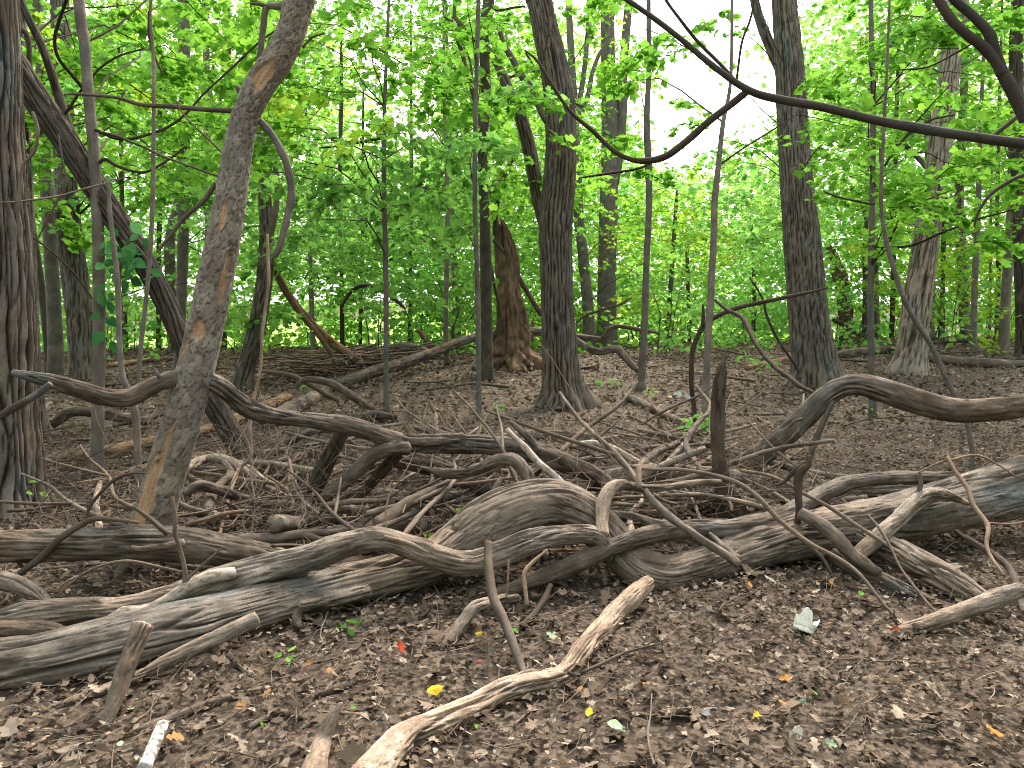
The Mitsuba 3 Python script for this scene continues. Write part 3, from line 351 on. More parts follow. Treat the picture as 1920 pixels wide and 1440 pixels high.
('tree', 'tree', 'slim dark tree just right of the big centre tree', None, 'smooth', 0, True, 0, 0, '2227,23000,22,208 2227,23000,492,198 2157,23000,1494,160 2025,23000,2697,153 1894,23000,3887,137 1823,23000,5211,122 1752,23000,6665,114 1652,23000,8100,99 1552,23000,9798,84 1455,23000,12296,60 1358,23000,14794,44', [('limb', 'smooth', '1784,23000,6376,76 1924,23000,7385,69 2035,23000,8242,69 2099,23000,9235,61 2122,23000,9938,61'), ('limb', 'smooth', '1857,23000,6593,69 2103,23000,7241,69 2216,23000,7814,61 2388,23000,8314,53 2619,23000,8697,38')], 'y,1.63,24.07,10.02,1.50,335,0,1.55,23.00,9.80 d,3.34,19.65,8.15,1.04,124,0,1.65,23.00,8.10 y,-0.79,21.59,7.60,1.22,258,0,1.75,23.00,6.66 m,0.02,19.68,7.27,1.04,201,0,1.75,23.00,6.66 m,0.02,22.19,7.52,1.56,374,0,1.75,23.00,6.66 m,1.54,19.29,6.35,1.32,291,0,1.82,23.00,5.21 d,-1.45,23.05,5.44,1.69,486,0,1.82,23.00,5.21 m,-0.50,21.24,4.96,1.16,237,0,1.89,23.00,3.89 m,0.88,23.02,5.68,1.51,358,0,1.82,23.00,5.21 d,0.15,21.75,4.04,1.53,364,0,1.89,23.00,3.89 m,1.56,19.18,4.38,0.95,176,0,1.89,23.00,3.89 l,5.99,23.15,5.18,1.33,266,0,1.82,23.00,5.21 l,6.58,22.05,4.27,1.58,345,0,1.89,23.00,-9.00 m,0.60,22.30,3.89,1.35,301,0,2.02,23.00,2.70 y,4.57,21.02,3.53,1.23,248,0,2.02,23.00,2.70 l,6.02,20.88,3.39,1.13,207,0,2.02,23.00,-9.00 l,4.33,20.25,2.60,1.02,176,0,2.16,23.00,1.49 l,6.48,22.67,2.39,1.16,214,0,2.16,23.00,-9.00 m,1.24,20.52,16.43,1.70,150,1,1.36,23.00,14.79 m,1.16,20.45,16.12,1.70,150,1,1.36,23.00,14.79 m,1.41,23.31,14.18,1.70,150,1,1.36,23.00,14.79 m,-0.00,23.17,14.64,1.70,150,1,1.36,23.00,14.79 m,1.64,21.61,13.96,1.70,150,1,1.36,23.00,14.79'),
('tree', 'tree', 'smooth grey twin-topped tree right of the slim dark one, far back', None, 'smooth', 0, True, 0, 0, '2956,25000,-77,429 2956,25000,-27,409 2950,25000,504,316 2937,25000,1657,288 2948,25000,3449,279 2960,25000,5215,270 2953,25000,7114,241 2885,25000,8829,214 2849,25000,10520,195 2792,25000,13519,140 2736,25000,16519,101', [('limb', 'smooth', '3091,25000,5136,166 3242,25000,6010,158 3324,25000,7114,149 3340,25000,8363,141 3419,25000,9600,124 3499,25000,10672,116')], 'm,1.20,27.06,7.47,1.70,429,0,2.95,25.00,7.11 m,1.57,25.86,7.84,1.62,400,0,2.95,25.00,7.11 m,2.74,27.97,6.24,1.70,429,0,2.96,25.00,5.22 y,3.68,27.71,5.94,1.58,365,0,2.96,25.00,5.22 m,2.52,26.45,4.16,1.56,373,0,2.95,25.00,3.45 m,1.64,28.73,4.56,1.70,429,0,2.95,25.00,3.45 y,4.17,28.69,3.81,1.70,408,0,2.95,25.00,3.45 y,3.81,23.78,3.65,1.69,404,0,2.95,25.00,3.45 y,5.90,29.89,4.54,1.59,366,0,2.95,25.00,-9.00 d,1.74,26.46,2.25,1.36,303,0,2.94,25.00,1.66 l,1.52,27.23,2.85,1.38,311,0,2.94,25.00,1.66 l,5.91,29.52,3.03,1.70,387,0,2.94,25.00,-9.00 m,1.43,24.90,15.61,1.70,150,1,2.74,25.00,16.52 m,1.19,25.00,18.37,1.70,150,1,2.74,25.00,16.52 m,2.14,23.70,18.59,1.70,150,1,2.74,25.00,16.52 m,4.38,22.11,16.76,1.70,150,1,2.74,25.00,16.52 m,3.08,27.28,18.11,1.70,150,1,2.74,25.00,16.52'),
('sapling', 'tree', 'slim grey sapling in the open right of centre, tallest stem under the arching branch', None, 'smooth', 0, True, 0, 0, '2116,13100,-41,82 2116,13100,78,78 2127,13100,455,61 2152,13100,1065,57 2170,13100,2096,52 2196,13100,3112,52 2166,13100,3863,57 2139,13100,4442,48 2159,13100,5259,39 2135,13100,6226,35 2133,13100,7226,25 2132,13100,8226,18', [], 'm,2.45,17.27,7.19,0.94,171,0,2.13,13.10,-9.00 m,2.21,14.31,5.35,0.63,61,0,2.14,13.10,4.44 m,2.02,18.09,4.81,0.74,77,0,2.14,13.10,-9.00 m,2.45,14.84,3.30,0.79,83,0,2.20,13.10,3.11'),
('sapling', 'tree', 'slim sapling beside the dark snag, bending right at its top', None, 'smooth', 3, True, 0, 0, '2114,8700,-62,52 2114,8700,56,49 2113,8700,339,40 2118,8700,864,38 2136,8700,1555,38 2155,8700,2178,35 2156,8700,2570,35 2186,8700,2959,29 2225,8700,3399,23 2292,8700,3834,17 2287,8700,4639,14 2310,8700,5388,10 2333,8700,6138,7', [], 'm,1.27,8.79,4.35,0.54,105,0,2.29,8.70,3.83 m,0.89,9.08,3.81,0.57,113,0,2.23,8.70,3.40 m,3.99,9.09,3.39,0.58,116,0,2.19,8.70,2.96'),
('tree', 'tree', 'big dark furrowed tree leaning left, right of centre', None, 'furrow', 0, True, 0, 0, '5590,14780,-112,608 5590,14780,5,579 5568,14780,321,422 5491,14780,813,363 5384,14780,1593,329 5285,14780,2461,314 5138,14780,3602,284 5038,14780,4540,265 4958,14780,5466,245 4864,14780,6289,216 4795,14780,6923,196 4592,14780,9916,141 4389,14780,12909,102', [('limb', 'furrow', '5090,15600,5783,104 4897,15600,6170,98 4736,15600,6507,93 4596,15600,6842,83 4486,15600,7223,78')], 'm,3.53,14.02,6.33,0.68,67,0,4.96,14.78,5.47 m,3.73,14.17,6.33,0.41,35,0,4.96,14.78,5.47 m,6.17,15.82,7.17,0.78,82,0,4.86,14.78,6.29 m,3.73,15.92,5.12,0.46,40,0,5.04,14.78,4.54 y,4.07,16.00,4.12,0.55,51,0,5.14,14.78,3.60 m,6.17,19.63,4.84,0.86,94,0,5.04,14.78,-9.00 m,5.09,12.82,3.94,0.95,242,0,5.14,14.78,3.60 d,6.79,15.06,4.63,1.04,201,0,5.14,14.78,3.60 l,4.37,18.15,4.35,0.95,159,0,5.14,14.78,3.60 l,4.76,15.25,3.19,0.75,112,0,5.28,14.78,2.46 m,6.17,15.46,3.89,0.55,51,0,5.14,14.78,3.60 m,4.08,13.81,13.24,1.70,150,1,4.39,14.78,12.91 m,6.64,16.33,12.73,1.70,150,1,4.39,14.78,12.91 m,6.07,12.48,13.66,1.70,150,1,4.39,14.78,12.91 m,4.20,13.17,12.07,1.70,150,1,4.39,14.78,12.91 m,5.05,12.94,12.03,1.70,150,1,4.39,14.78,12.91'),
('broken_stump', 'tree', 'broken leaning brown stump behind the big dark tree on the right', None, 'rot', 0, True, 1, 0, '11319,27000,191,320 11319,27000,281,305 11201,27000,959,242 11040,27000,1847,224 10869,27000,2553,206 10688,27000,3080,179 10553,27000,3360,81', [], ''),
('sapling', 'tree', 'straight spotted sapling standing behind the arched log at right', None, 'smooth', 0, True, 0, 0, '4845,10700,-154,60 4845,10700,-36,57 4830,10700,288,46 4797,10700,718,43 4758,10700,1286,43 4734,10700,1987,39 4709,10700,3022,36 4670,10700,4037,36 4614,10700,4835,32 4584,10700,5360,28 4544,10700,6360,20 4505,10700,7359,15', [], 'm,4.47,9.83,4.71,0.55,106,0,4.67,10.70,4.04 m,5.69,10.17,4.78,0.70,154,0,4.67,10.70,4.04 m,5.58,9.70,4.82,0.53,102,0,4.67,10.70,4.04 m,4.42,9.65,4.42,0.56,110,0,4.67,10.70,4.04 m,6.71,11.13,4.45,0.76,172,0,4.67,10.70,4.04 m,4.06,9.83,4.01,0.59,119,0,4.71,10.70,3.02 m,5.13,8.57,3.37,0.64,133,0,4.71,10.70,3.02 m,6.69,11.75,3.46,0.66,140,0,4.71,10.70,3.02 m,5.07,8.58,2.94,0.43,75,0,4.73,10.70,1.99 m,4.33,9.24,2.60,0.63,131,0,4.73,10.70,1.99 m,5.42,11.40,2.82,0.60,122,0,4.73,10.70,1.99 m,5.01,8.66,2.54,0.46,84,0,4.73,10.70,1.99'),
('sapling', 'tree', 'thin far sapling just right of the spotted one', None, 'smooth', 0, True, 0, 0, '12263,27000,239,103 12263,27000,388,99 12170,27000,1670,90 12096,27000,2905,90 11990,27000,4476,81 12112,27000,5685,72 12119,27000,7053,63 12180,27000,9053,45 12241,27000,11052,33', [], 'm,11.16,26.19,9.51,1.70,429,0,12.18,27.00,9.05 l,12.71,25.05,8.46,1.29,279,0,12.12,27.00,7.05 m,11.96,27.14,4.59,1.70,429,0,11.99,27.00,4.48 y,12.18,27.31,2.90,1.70,408,0,12.10,27.00,2.90 m,10.22,27.65,14.99,1.70,150,1,12.24,27.00,11.05 m,12.49,25.67,14.02,1.70,150,1,12.24,27.00,11.05 m,13.67,25.58,13.97,1.70,150,1,12.24,27.00,11.05 m,14.18,28.45,15.38,1.70,150,1,12.24,27.00,11.05 m,13.33,24.45,13.43,1.70,150,1,12.24,27.00,11.05'),
('sapling', 'tree', 'thin dark sapling just left of the spotted one', None, 'smooth', 2, True, 0, 0, '11829,27000,229,94 11829,27000,496,90 11795,27000,1670,81 11734,27000,3080,81 11708,27000,4476,72 11670,27000,6475,52 11633,27000,8475,37', [], 'm,10.31,24.42,7.61,1.60,391,0,11.67,27.00,6.48 l,9.45,25.35,6.71,1.70,429,0,11.67,27.00,6.48 l,9.69,28.26,5.78,1.70,387,0,11.71,27.00,4.48 y,7.37,29.56,3.24,1.70,408,0,11.73,27.00,-9.00 l,7.70,27.18,4.40,1.70,387,0,11.71,27.00,4.48 l,9.64,29.22,3.80,1.58,347,0,11.73,27.00,3.08 l,11.02,26.49,4.37,1.55,336,0,11.73,27.00,3.08 m,11.99,26.36,3.50,1.34,295,0,11.73,27.00,3.08 l,8.83,25.61,2.49,1.33,151,0,11.80,27.00,1.67 l,10.31,26.97,2.73,1.40,288,0,11.80,27.00,1.67 m,13.90,24.61,13.50,1.70,150,1,11.63,27.00,8.47 m,9.87,26.60,14.47,1.70,150,1,11.63,27.00,8.47 m,13.17,26.11,14.24,1.70,150,1,11.63,27.00,8.47 m,14.07,24.99,13.69,1.70,150,1,11.63,27.00,8.47 m,13.14,25.99,14.17,1.70,150,1,11.63,27.00,8.47'),
('tree', 'tree', 'leaning tree with pale shaggy deeply cut bark on the right', None, 'shag', 3, True, 0, 0, '7798,15820,-8,419 7798,15820,112,399 7845,15820,449,304 7877,15820,870,273 7934,15820,1600,252 8033,15820,2529,231 8115,15820,3345,215 8192,15820,4053,205 8242,15820,4854,194 8316,15820,5745,184 8370,15820,6626,178 8403,15820,7304,173 8488,15820,9803,125 8573,15820,12301,90', [('limb', 'furrow', '9062,17600,4228,58 8736,17600,4564,53 8437,17600,4842,47 8207,17600,4898,29')], 'l,8.38,18.82,8.02,0.97,181,0,8.40,15.82,7.30 m,7.30,19.53,6.74,0.96,111,0,8.32,15.82,5.74 m,7.97,19.20,7.01,1.42,324,0,8.37,15.82,6.63 m,9.74,16.31,6.49,0.84,145,0,8.32,15.82,5.74 m,6.28,16.36,5.63,0.68,68,0,8.24,15.82,4.85 m,7.39,16.24,5.58,1.13,229,0,8.24,15.82,4.85 m,6.49,17.13,5.07,1.23,259,0,8.24,15.82,4.85 m,8.21,18.75,3.98,0.95,176,0,8.12,15.82,3.35 m,7.66,16.29,3.89,1.16,236,0,8.12,15.82,3.35 m,8.34,14.35,3.73,0.97,182,0,8.12,15.82,3.35 m,9.89,15.91,12.34,1.70,150,1,8.57,15.82,12.30 m,8.15,15.10,11.70,1.70,150,1,8.57,15.82,12.30 m,5.55,14.63,14.26,1.70,150,1,8.57,15.82,12.30 m,7.70,15.07,13.60,1.70,150,1,8.57,15.82,12.30 m,8.31,16.22,12.88,1.70,150,1,8.57,15.82,12.30'),
('tree', 'tree', 'straight tree half hidden behind the shaggy leaning one', None, 'smooth', 0, True, 0, 0, '14007,27000,195,179 14007,27000,245,170 13969,27000,1670,152 13923,27000,3255,143 13877,27000,4822,134 13621,27000,7053,116 13501,27000,9551,84 13380,27000,12048,60', [], 'm,14.23,26.15,9.27,1.70,429,0,13.50,27.00,9.55 m,13.22,25.24,7.33,1.70,429,0,13.62,27.00,7.05 m,14.12,23.86,6.66,1.70,429,0,13.62,27.00,7.05 m,13.45,25.36,6.75,1.70,429,0,13.62,27.00,7.05 m,14.25,22.97,5.47,1.68,421,0,13.88,27.00,4.82 d,14.12,26.82,4.50,1.70,429,0,13.92,27.00,3.26 y,13.29,26.07,3.40,1.68,400,0,13.92,27.00,3.26 y,13.91,23.01,3.07,1.40,302,0,13.92,27.00,3.26 m,13.97,26.77,13.55,1.70,150,1,13.38,27.00,12.05 m,13.22,27.09,14.71,1.70,150,1,13.38,27.00,12.05 m,14.30,29.54,15.91,1.70,150,1,13.38,27.00,12.05 m,11.99,23.97,12.60,1.70,150,1,13.38,27.00,12.05 m,12.89,24.99,13.72,1.70,150,1,13.38,27.00,12.05'),
('tree', 'tree', 'dark far trunk left of the thin pale pole at right', None, 'furrow', 0, True, 0, 0, '15263,27000,159,245 15263,27000,209,233 15185,27000,959,179 15044,27000,2201,161 14905,27000,3430,152 14757,27000,4822,143 14726,27000,7902,125 14666,27000,10401,90 14605,27000,12900,65', [], 'm,13.86,26.94,10.43,1.53,365,0,14.67,27.00,10.40 m,13.03,26.52,14.83,1.70,150,1,14.60,27.00,12.90 m,13.45,26.92,14.70,1.70,150,1,14.60,27.00,12.90 m,12.73,25.31,13.42,1.70,150,1,14.60,27.00,12.90 m,11.90,27.04,14.69,1.70,150,1,14.60,27.00,12.90 m,16.54,25.82,14.27,1.70,150,1,14.60,27.00,12.90'),
('sapling', 'tree', 'thin pale pole standing before the dark far trunk at right', None, 'smooth', 3, True, 0, 0, '11725,20380,136,92 11725,20380,255,88 11678,20380,1092,74 11643,20380,2162,74 11636,20380,3221,68 11606,20380,4659,61 11562,20380,6332,47 11541,20380,7832,34 11519,20380,9332,25', [], 'm,9.35,21.56,8.83,1.58,384,0,11.54,20.38,7.83 y,10.22,21.69,8.56,1.50,354,0,11.54,20.38,7.83 m,9.10,21.06,5.75,1.27,272,0,11.61,20.38,4.66 m,11.28,23.12,6.05,1.42,324,0,11.61,20.38,4.66 d,11.14,21.77,4.78,1.13,229,0,11.61,20.38,4.66 l,9.07,23.45,4.03,1.44,298,0,11.64,20.38,3.22 m,9.71,22.28,3.52,1.11,221,0,11.64,20.38,3.22 m,14.02,19.86,11.18,1.70,150,1,11.52,20.38,9.33 m,12.51,17.49,11.35,1.70,150,1,11.52,20.38,9.33 m,11.32,22.55,12.50,1.70,150,1,11.52,20.38,9.33 m,9.54,18.26,10.41,1.70,150,1,11.52,20.38,9.33 m,9.65,20.45,11.32,1.70,150,1,11.52,20.38,9.33'),
('sapling', 'tree', 'thinnest far pole between the two right edge trunks and the pale pole', None, 'smooth', 0, True, 0, 0, '16625,28000,149,59 16625,28000,199,56 16556,28000,1676,56 16506,28000,3139,46 16400,28000,4945,46 16356,28000,6445,33 16312,28000,7944,24', [], 'm,17.14,28.47,5.74,1.70,429,0,16.40,28.00,4.95 y,15.96,28.25,4.44,1.46,323,0,16.51,28.00,3.14 y,17.50,28.71,3.61,1.70,408,0,16.51,28.00,3.14 m,16.21,27.04,14.69,1.70,150,1,16.31,28.00,7.94 m,16.22,24.82,13.61,1.70,150,1,16.31,28.00,7.94 m,15.55,25.69,14.03,1.70,150,1,16.31,28.00,7.94 m,13.59,26.96,14.65,1.70,150,1,16.31,28.00,7.94 m,17.19,29.63,15.95,1.70,150,1,16.31,28.00,7.94'),
('tree', 'tree', 'slim tree with a pale flared foot near the right edge', None, 'smooth', 3, True, 0, 0, '12333,20180,175,155 12333,20180,294,147 12348,20180,696,121 12332,20180,1627,114 12334,20180,2681,107 12320,20180,3983,94 12243,20180,5651,80 12196,20180,8150,58 12150,20180,10650,42', [], 'm,13.14,21.78,7.87,1.25,267,0,12.20,20.18,8.15 d,11.93,19.74,5.22,1.20,251,0,12.32,20.18,3.98 y,14.03,22.35,2.75,1.23,247,0,12.33,20.18,2.68 m,11.10,18.95,10.31,1.70,150,1,12.15,20.18,10.65 m,11.04,18.91,10.99,1.70,150,1,12.15,20.18,10.65 m,13.72,18.18,10.44,1.70,150,1,12.15,20.18,10.65 m,11.89,21.52,11.99,1.70,150,1,12.15,20.18,10.65 m,13.26,17.51,9.89,1.70,150,1,12.15,20.18,10.65'),
('tree', 'tree', 'dark trunk cut off by the right edge', None, 'furrow', 2, True, 0, 0, '12237,19140,136,227 12237,19140,254,216 12157,19140,1117,171 12012,19140,2620,171 11836,19140,4222,165 11688,19140,5798,152 11587,19140,7229,140 11550,19140,8405,127 11470,19140,10904,91 11389,19140,13403,66', [], 'd,9.25,18.96,7.50,1.36,302,0,11.59,19.14,7.23 m,11.26,19.36,8.16,1.03,199,0,11.59,19.14,7.23 l,9.63,18.32,7.08,1.03,198,0,11.69,19.14,5.80 m,10.51,17.73,5.54,0.95,175,0,11.84,19.14,4.22 m,10.76,19.39,3.70,1.15,234,0,12.01,19.14,2.62 m,11.80,18.88,13.95,1.70,150,1,11.39,19.14,13.40 m,11.44,20.31,14.04,1.70,150,1,11.39,19.14,13.40 m,12.31,17.06,12.53,1.70,150,1,11.39,19.14,13.40 m,10.75,21.20,14.89,1.70,150,1,11.39,19.14,13.40 m,12.17,16.39,13.05,1.70,150,1,11.39,19.14,13.40'),
('sapling', 'tree', 'whip-thin bowed sapling hanging over the right end of the arched log', None, 'smooth', 0, True, 0, 0, '4027,6920,-82,19 4027,6920,36,18 4010,6920,248,21 3950,6920,483,21 3857,6920,661,21 3744,6920,879,21 3610,6920,1142,21 3482,6920,1325,21 3367,6920,1521,21 3258,6920,1792,21 3173,6920,2062,18 3123,6920,2351,16 3117,6920,2792,14 3122,6920,3357,11 3119,6920,3997,9 3119,6920,4247,7 3119,6920,4497,5', [], ''),
('dead_sapling', 'tree', 'dead black sapling arching right in front of the big dark tree', None, 'twig', 6, True, 0, 0, '2200,9540,-86,31 2200,9540,34,29 2161,9540,356,29 2141,9540,675,29 2160,9540,993,29 2262,9540,1233,29 2429,9540,1359,29 2710,9540,1466,27 3085,9540,1548,24 3460,9540,1623,19 3722,9540,1685,11', [('branch', 'twig', '2098,8900,1251,21 2113,8900,1380,18 2104,8900,1498,9')], ''),
('dead_branch', 'branch', 'bare black branch slanting down onto the arched log', None, 'twig', 6, False, 0, 0, '2067,8200,1541,13 2128,8012,1445,17 2220,7768,1355,23 2236,7530,1210,22 2253,7311,1087,21 2304,6995,951,20 2363,6687,855,20 2410,6400,784,15', [], ''),
('snag', 'tree', 'short dark broken snag standing among the logs right of centre', None, 'log', 2, True, 1, 0, '1445,5150,-129,108 1445,5150,123,103 1393,5150,269,65 1353,5150,463,48 1335,5150,638,44 1330,5150,813,44 1339,5150,986,39 1344,5150,1062,24 1347,5150,1096,12', [], ''),
('overhanging_branch', 'branch', 'thick dark branch crossing the upper right from the frame edge', None, 'smooth', 6, False, 0, 0, '2073,3300,2135,22 1922,3300,2154,20 1686,3300,2189,19 1449,3300,2231,18 1234,3300,2282,17 1084,3300,2307,16 977,3300,2332,15 891,3300,2375,13 783,3300,2451,12 665,3300,2545,11 547,3300,2630,10 430,3300,2707,9', [('branch', 'twig', '986,3450,2378,15 923,3450,2329,15 824,3450,2257,15 737,3450,2177,15 660,3450,2118,15 582,3450,2094,14 504,3450,2096,11 425,3450,2133,10 335,3450,2210,9 249,3450,2286,8 178,3450,2383,7 111,3450,2490,6 55,3450,2537,3'), ('branch', 'twig', '952,3400,2374,5 851,3400,2476,7 739,3400,2581,7 650,3400,2685,6 606,3400,2747,6'), ('branch', 'twig', '619,3600,2122,6 550,3600,2090,6 421,3600,2069,6 304,3600,2053,4'), ('branch', 'twig', '1980,3400,2189,8 2005,3400,2210,9 2053,3400,2246,9 2095,3400,2281,8 2126,3400,2306,8'), ('branch', 'twig', '595,3500,2098,5 681,3500,2142,3 770,3500,2193,2'), ('branch', 'twig', '945,3500,2428,5 963,3500,2591,5 994,3500,2677,5 1014,3500,2763,3')], ''),
('overhanging_branch', 'branch', 'forked dark bough in the top right corner', None, 'smooth', 6, False, 0, 0, '1807,2900,2142,23 1765,2900,2215,22 1730,2900,2275,21 1688,2900,2341,19 1633,2900,2395,18 1575,2900,2436,16 1517,2900,2489,16 1467,2900,2560,16', [('branch', 'smooth', '1713,2900,2296,21 1687,2900,2359,19 1659,2900,2431,17 1610,2900,2484,16 1542,2900,2537,15 1513,2900,2568,15'), ('branch', 'twig', '1642,2950,2423,4 1569,2950,2383,4 1476,2950,2337,4 1382,2950,2328,3')], ''),
('overhanging_twig', 'twig', 'leafy bare twig reaching in from the right edge below the thick branch', None, 'twig', 2, False, 0, 0, '2822,4500,2220,10 2723,4500,2169,10 2624,4500,2097,10 2571,4500,1996,7 2555,4500,1924,6', [], ''),
('fallen_log', 'log', 'long sinuous grey log humped at centre and running across the whole foreground', None, 'log', 0, False, 0, 0, '-2076,3030,47,135 -1886,3100,49,136 -1678,3200,67,138 -1500,3300,84,133 -1298,3500,88,120 -1104,3660,96,116 -896,3850,99,103 -656,4000,112,97 -448,4100,141,99 -287,4220,207,123 -146,4300,284,150 30,4360,346,158 209,4400,378,149 358,4400,342,135 491,4380,250,117 588,4320,152,112 682,4250,70,111 807,4220,30,102 964,4280,39,101 1165,4380,66,106 1440,4500,109,117 1770,4650,134,133 2151,4800,153,147 2550,4950,190,164 2968,5100,235,172 3475,5250,306,183', [('branch_stub', 'log', '-994,3620,75,24 -985,3550,67,19 -958,3500,48,12')], ''),
('fallen_branch', 'branch', 'serpentine pale grey branch lying over the long log, left of centre', None, 'log', 3, False, 0, 0, '-2382,3500,58,59 -2175,3520,94,57 -1973,3550,103,57 -1768,3580,106,60 -1554,3600,144,66 -1348,3650,208,72 -1162,3700,253,70 -974,3760,285,66 -802,3800,336,61 -649,3820,356,56 -497,3840,308,56 -344,3880,235,59 -214,3920,206,60 -54,3980,236,61 138,4050,288,59 308,4120,295,54 437,4150,281,48 487,4160,226,43 515,4200,146,31', [('crack_ridge', 'log', '-615,3770,382,10 -490,3790,339,11 -366,3830,257,11 -264,3870,212,8')], ''),
('fallen_branch', 'branch', 'pale peeling elbow branch rising from the hump of the long log', None, 'log', 3, False, 0, 0, '478,4140,281,36 480,4209,340,34 493,4285,408,37 536,4357,467,38 596,4415,496,32 681,4479,469,24 838,4594,430,21 983,4696,426,20 1134,4799,419,19 1290,4900,403,15', [('branch', 'twig', '710,4450,464,16 719,4495,509,16 730,4550,565,15')], ''),
('fallen_log', 'log', 'smooth thick log at left in front of the leaning tree', None, 'log', 1, False, 0, 0, '-2620,3850,315,79 -2395,3909,297,80 -2160,3968,284,81 -1918,4027,277,85 -1694,4081,250,89 -1491,4129,195,84 -1308,4171,146,73 -1121,4213,91,62 -930,4255,35,53 -706,4303,1,47 -476,4350,-9,44', [('branch_stub', 'log', '-1632,3900,316,21 -1752,3900,294,19 -1854,3900,283,17 -1896,3900,289,16'), ('branch_stub', 'log', '-1721,3920,354,13 -1782,3920,414,13 -1854,3920,473,10 -1890,3920,495,7')], ''),
('fallen_log', 'log', 'short dark log end squeezed between two logs at the left edge', None, 'log', 2, False, 0, 0, '-2236,3250,128,45 -2088,3298,113,44 -1992,3328,100,42 -1926,3350,62,33', [], ''),
('fallen_log', 'log', 'dark stub of a log at the left edge above the serpentine branch', None, 'log', 3, False, 0, 0, '-2536,3750,199,42 -2356,3705,173,42 -2238,3672,133,34 -2173,3650,89,22', [], ''),
('fallen_log', 'log', 'serpentine raised bough arching over the leaning tree foot', None, 'log', 1, False, 0, 0, '-2467,3950,1164,16 -2417,3987,1145,25 -2333,4046,1112,35 -2227,4119,1061,41 -2125,4186,1012,46 -2038,4237,1006,48 -1948,4294,1057,46 -1855,4349,1095,45 -1747,4406,1096,47 -1651,4461,1049,50 -1569,4516,964,52 -1483,4569,890,52 -1364,4629,845,48 -1226,4693,823,47 -1084,4758,794,47 -938,4823,752,51 -803,4884,690,55 -664,4943,639,57 -472,5020,626,60 -240,5110,604,63 0,5200,559,66 213,5279,491,67 396,5347,416,64 547,5404,338,61 682,5459,232,54 763,5500,128,40', [('branch', 'log', '-2279,3950,1106,18 -2347,3950,1058,17 -2443,3950,1000,17 -2539,3950,946,17 -2621,3950,906,17'), ('branch_stub', 'log', '-1759,4000,1133,12 -1777,4000,1160,11 -1786,4000,1181,5'), ('branch', 'log', '175,5200,538,24 105,5200,630,24 28,5200,701,21 -17,5200,736,14')], ''),
('fallen_log', 'log', 'arched dark log rising from the pile at right and running out of frame', None, 'log', 1, False, 0, 0, '1734,6300,145,109 1834,6256,219,100 1960,6197,328,90 2097,6125,475,85 2227,6047,644,80 2337,5978,791,77 2449,5919,885,75 2564,5870,906,78 2696,5811,873,85 2840,5744,819,88 2996,5671,774,87 3147,5599,753,85 3292,5528,770,81 3538,5400,830,72', [('branch', 'twig', '2374,5900,784,18 2313,5900,633,20 2251,5900,473,22 2216,5900,352,22'), ('branch_stub', 'twig', '2057,5900,593,10 2095,5900,633,12 2154,5900,653,10')], ''),
('fallen_log', 'log', 'split grey log lying level in the pile below the dark snag', None, 'log', 1, False, 0, 0, '372,5500,147,84 563,5561,228,81 797,5629,282,67 1118,5716,279,64 1448,5803,244,69 1789,5890,185,66 2096,5967,118,67 2412,6045,34,60 2641,6100,-1,45', [], ''),
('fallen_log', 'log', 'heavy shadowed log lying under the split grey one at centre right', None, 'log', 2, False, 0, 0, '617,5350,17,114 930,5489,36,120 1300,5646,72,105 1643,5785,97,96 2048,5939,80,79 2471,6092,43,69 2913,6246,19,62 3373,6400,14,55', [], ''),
('fallen_branch', 'branch', 'twisted root-like branch winding along the top of the long log at right', None, 'log', 1, False, 0, 0, '-95,3950,24,26 55,4000,67,37 221,4050,112,43 391,4100,169,46 569,4180,225,44 785,4280,254,45 1016,4400,244,50 1283,4500,228,51 1545,4650,237,49 1806,4850,273,51 2027,5000,329,50 2238,5100,361,44 2561,5200,360,43 2897,5300,338,44 3091,5350,313,46', [], ''),
('fallen_branch', 'branch', 'dry curled branch looping above the hump of the long log', None, 'log', 1, False, 0, 0, '-544,4750,524,8 -445,4713,506,22 -315,4664,503,33 -171,4608,553,34 -77,4569,605,36 15,4532,606,39 76,4498,548,39 121,4460,473,37 180,4428,426,32 244,4400,409,20', [], ''),
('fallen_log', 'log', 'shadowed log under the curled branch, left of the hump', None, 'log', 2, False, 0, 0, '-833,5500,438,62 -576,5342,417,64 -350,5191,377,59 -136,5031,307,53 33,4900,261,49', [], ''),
('fallen_log', 'log', 'dark broken prop log standing against the serpentine bough', None, 'log', 2, False, 1, 0, '-1032,5000,765,43 -1094,5027,642,45 -1175,5059,499,49 -1243,5086,371,51 -1275,5100,305,37', [], ''),
('fallen_branch', 'branch', 'bent limb forking down left from the serpentine bough', None, 'log', 1, False, 0, 0, '-626,4850,629,39 -751,4859,614,48 -852,4868,570,48 -970,4879,468,45 -1090,4890,364,39 -1194,4900,278,26', [], ''),
('fallen_branch', 'branch', 'dark forked limb below the serpentine bough at centre left', None, 'log', 2, False, 0, 0, '-709,4900,574,39 -823,4980,446,36 -921,5049,327,30 -1001,5100,245,20', [], ''),
('fallen_log', 'log', 'weathered log slanting down right below the long log, right foreground', None, 'log', 3, False, 0, 0, '2033,4600,142,46 2130,4470,118,68 2233,4307,78,74 2321,4140,34,71 2394,3968,-11,63 2432,3850,-43,51', [], ''),
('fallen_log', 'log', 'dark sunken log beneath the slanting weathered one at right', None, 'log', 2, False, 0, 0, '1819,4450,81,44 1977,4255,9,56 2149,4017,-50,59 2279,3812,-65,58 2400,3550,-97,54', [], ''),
('fallen_branch', 'branch', 'short splintered branch lying on leaves at the right edge', None, 'log', 3, False, 0, 0, '1713,3580,-26,19 1837,3609,-13,31 2005,3648,23,36 2175,3687,64,39 2348,3727,107,42 2451,3750,135,35', [], ''),
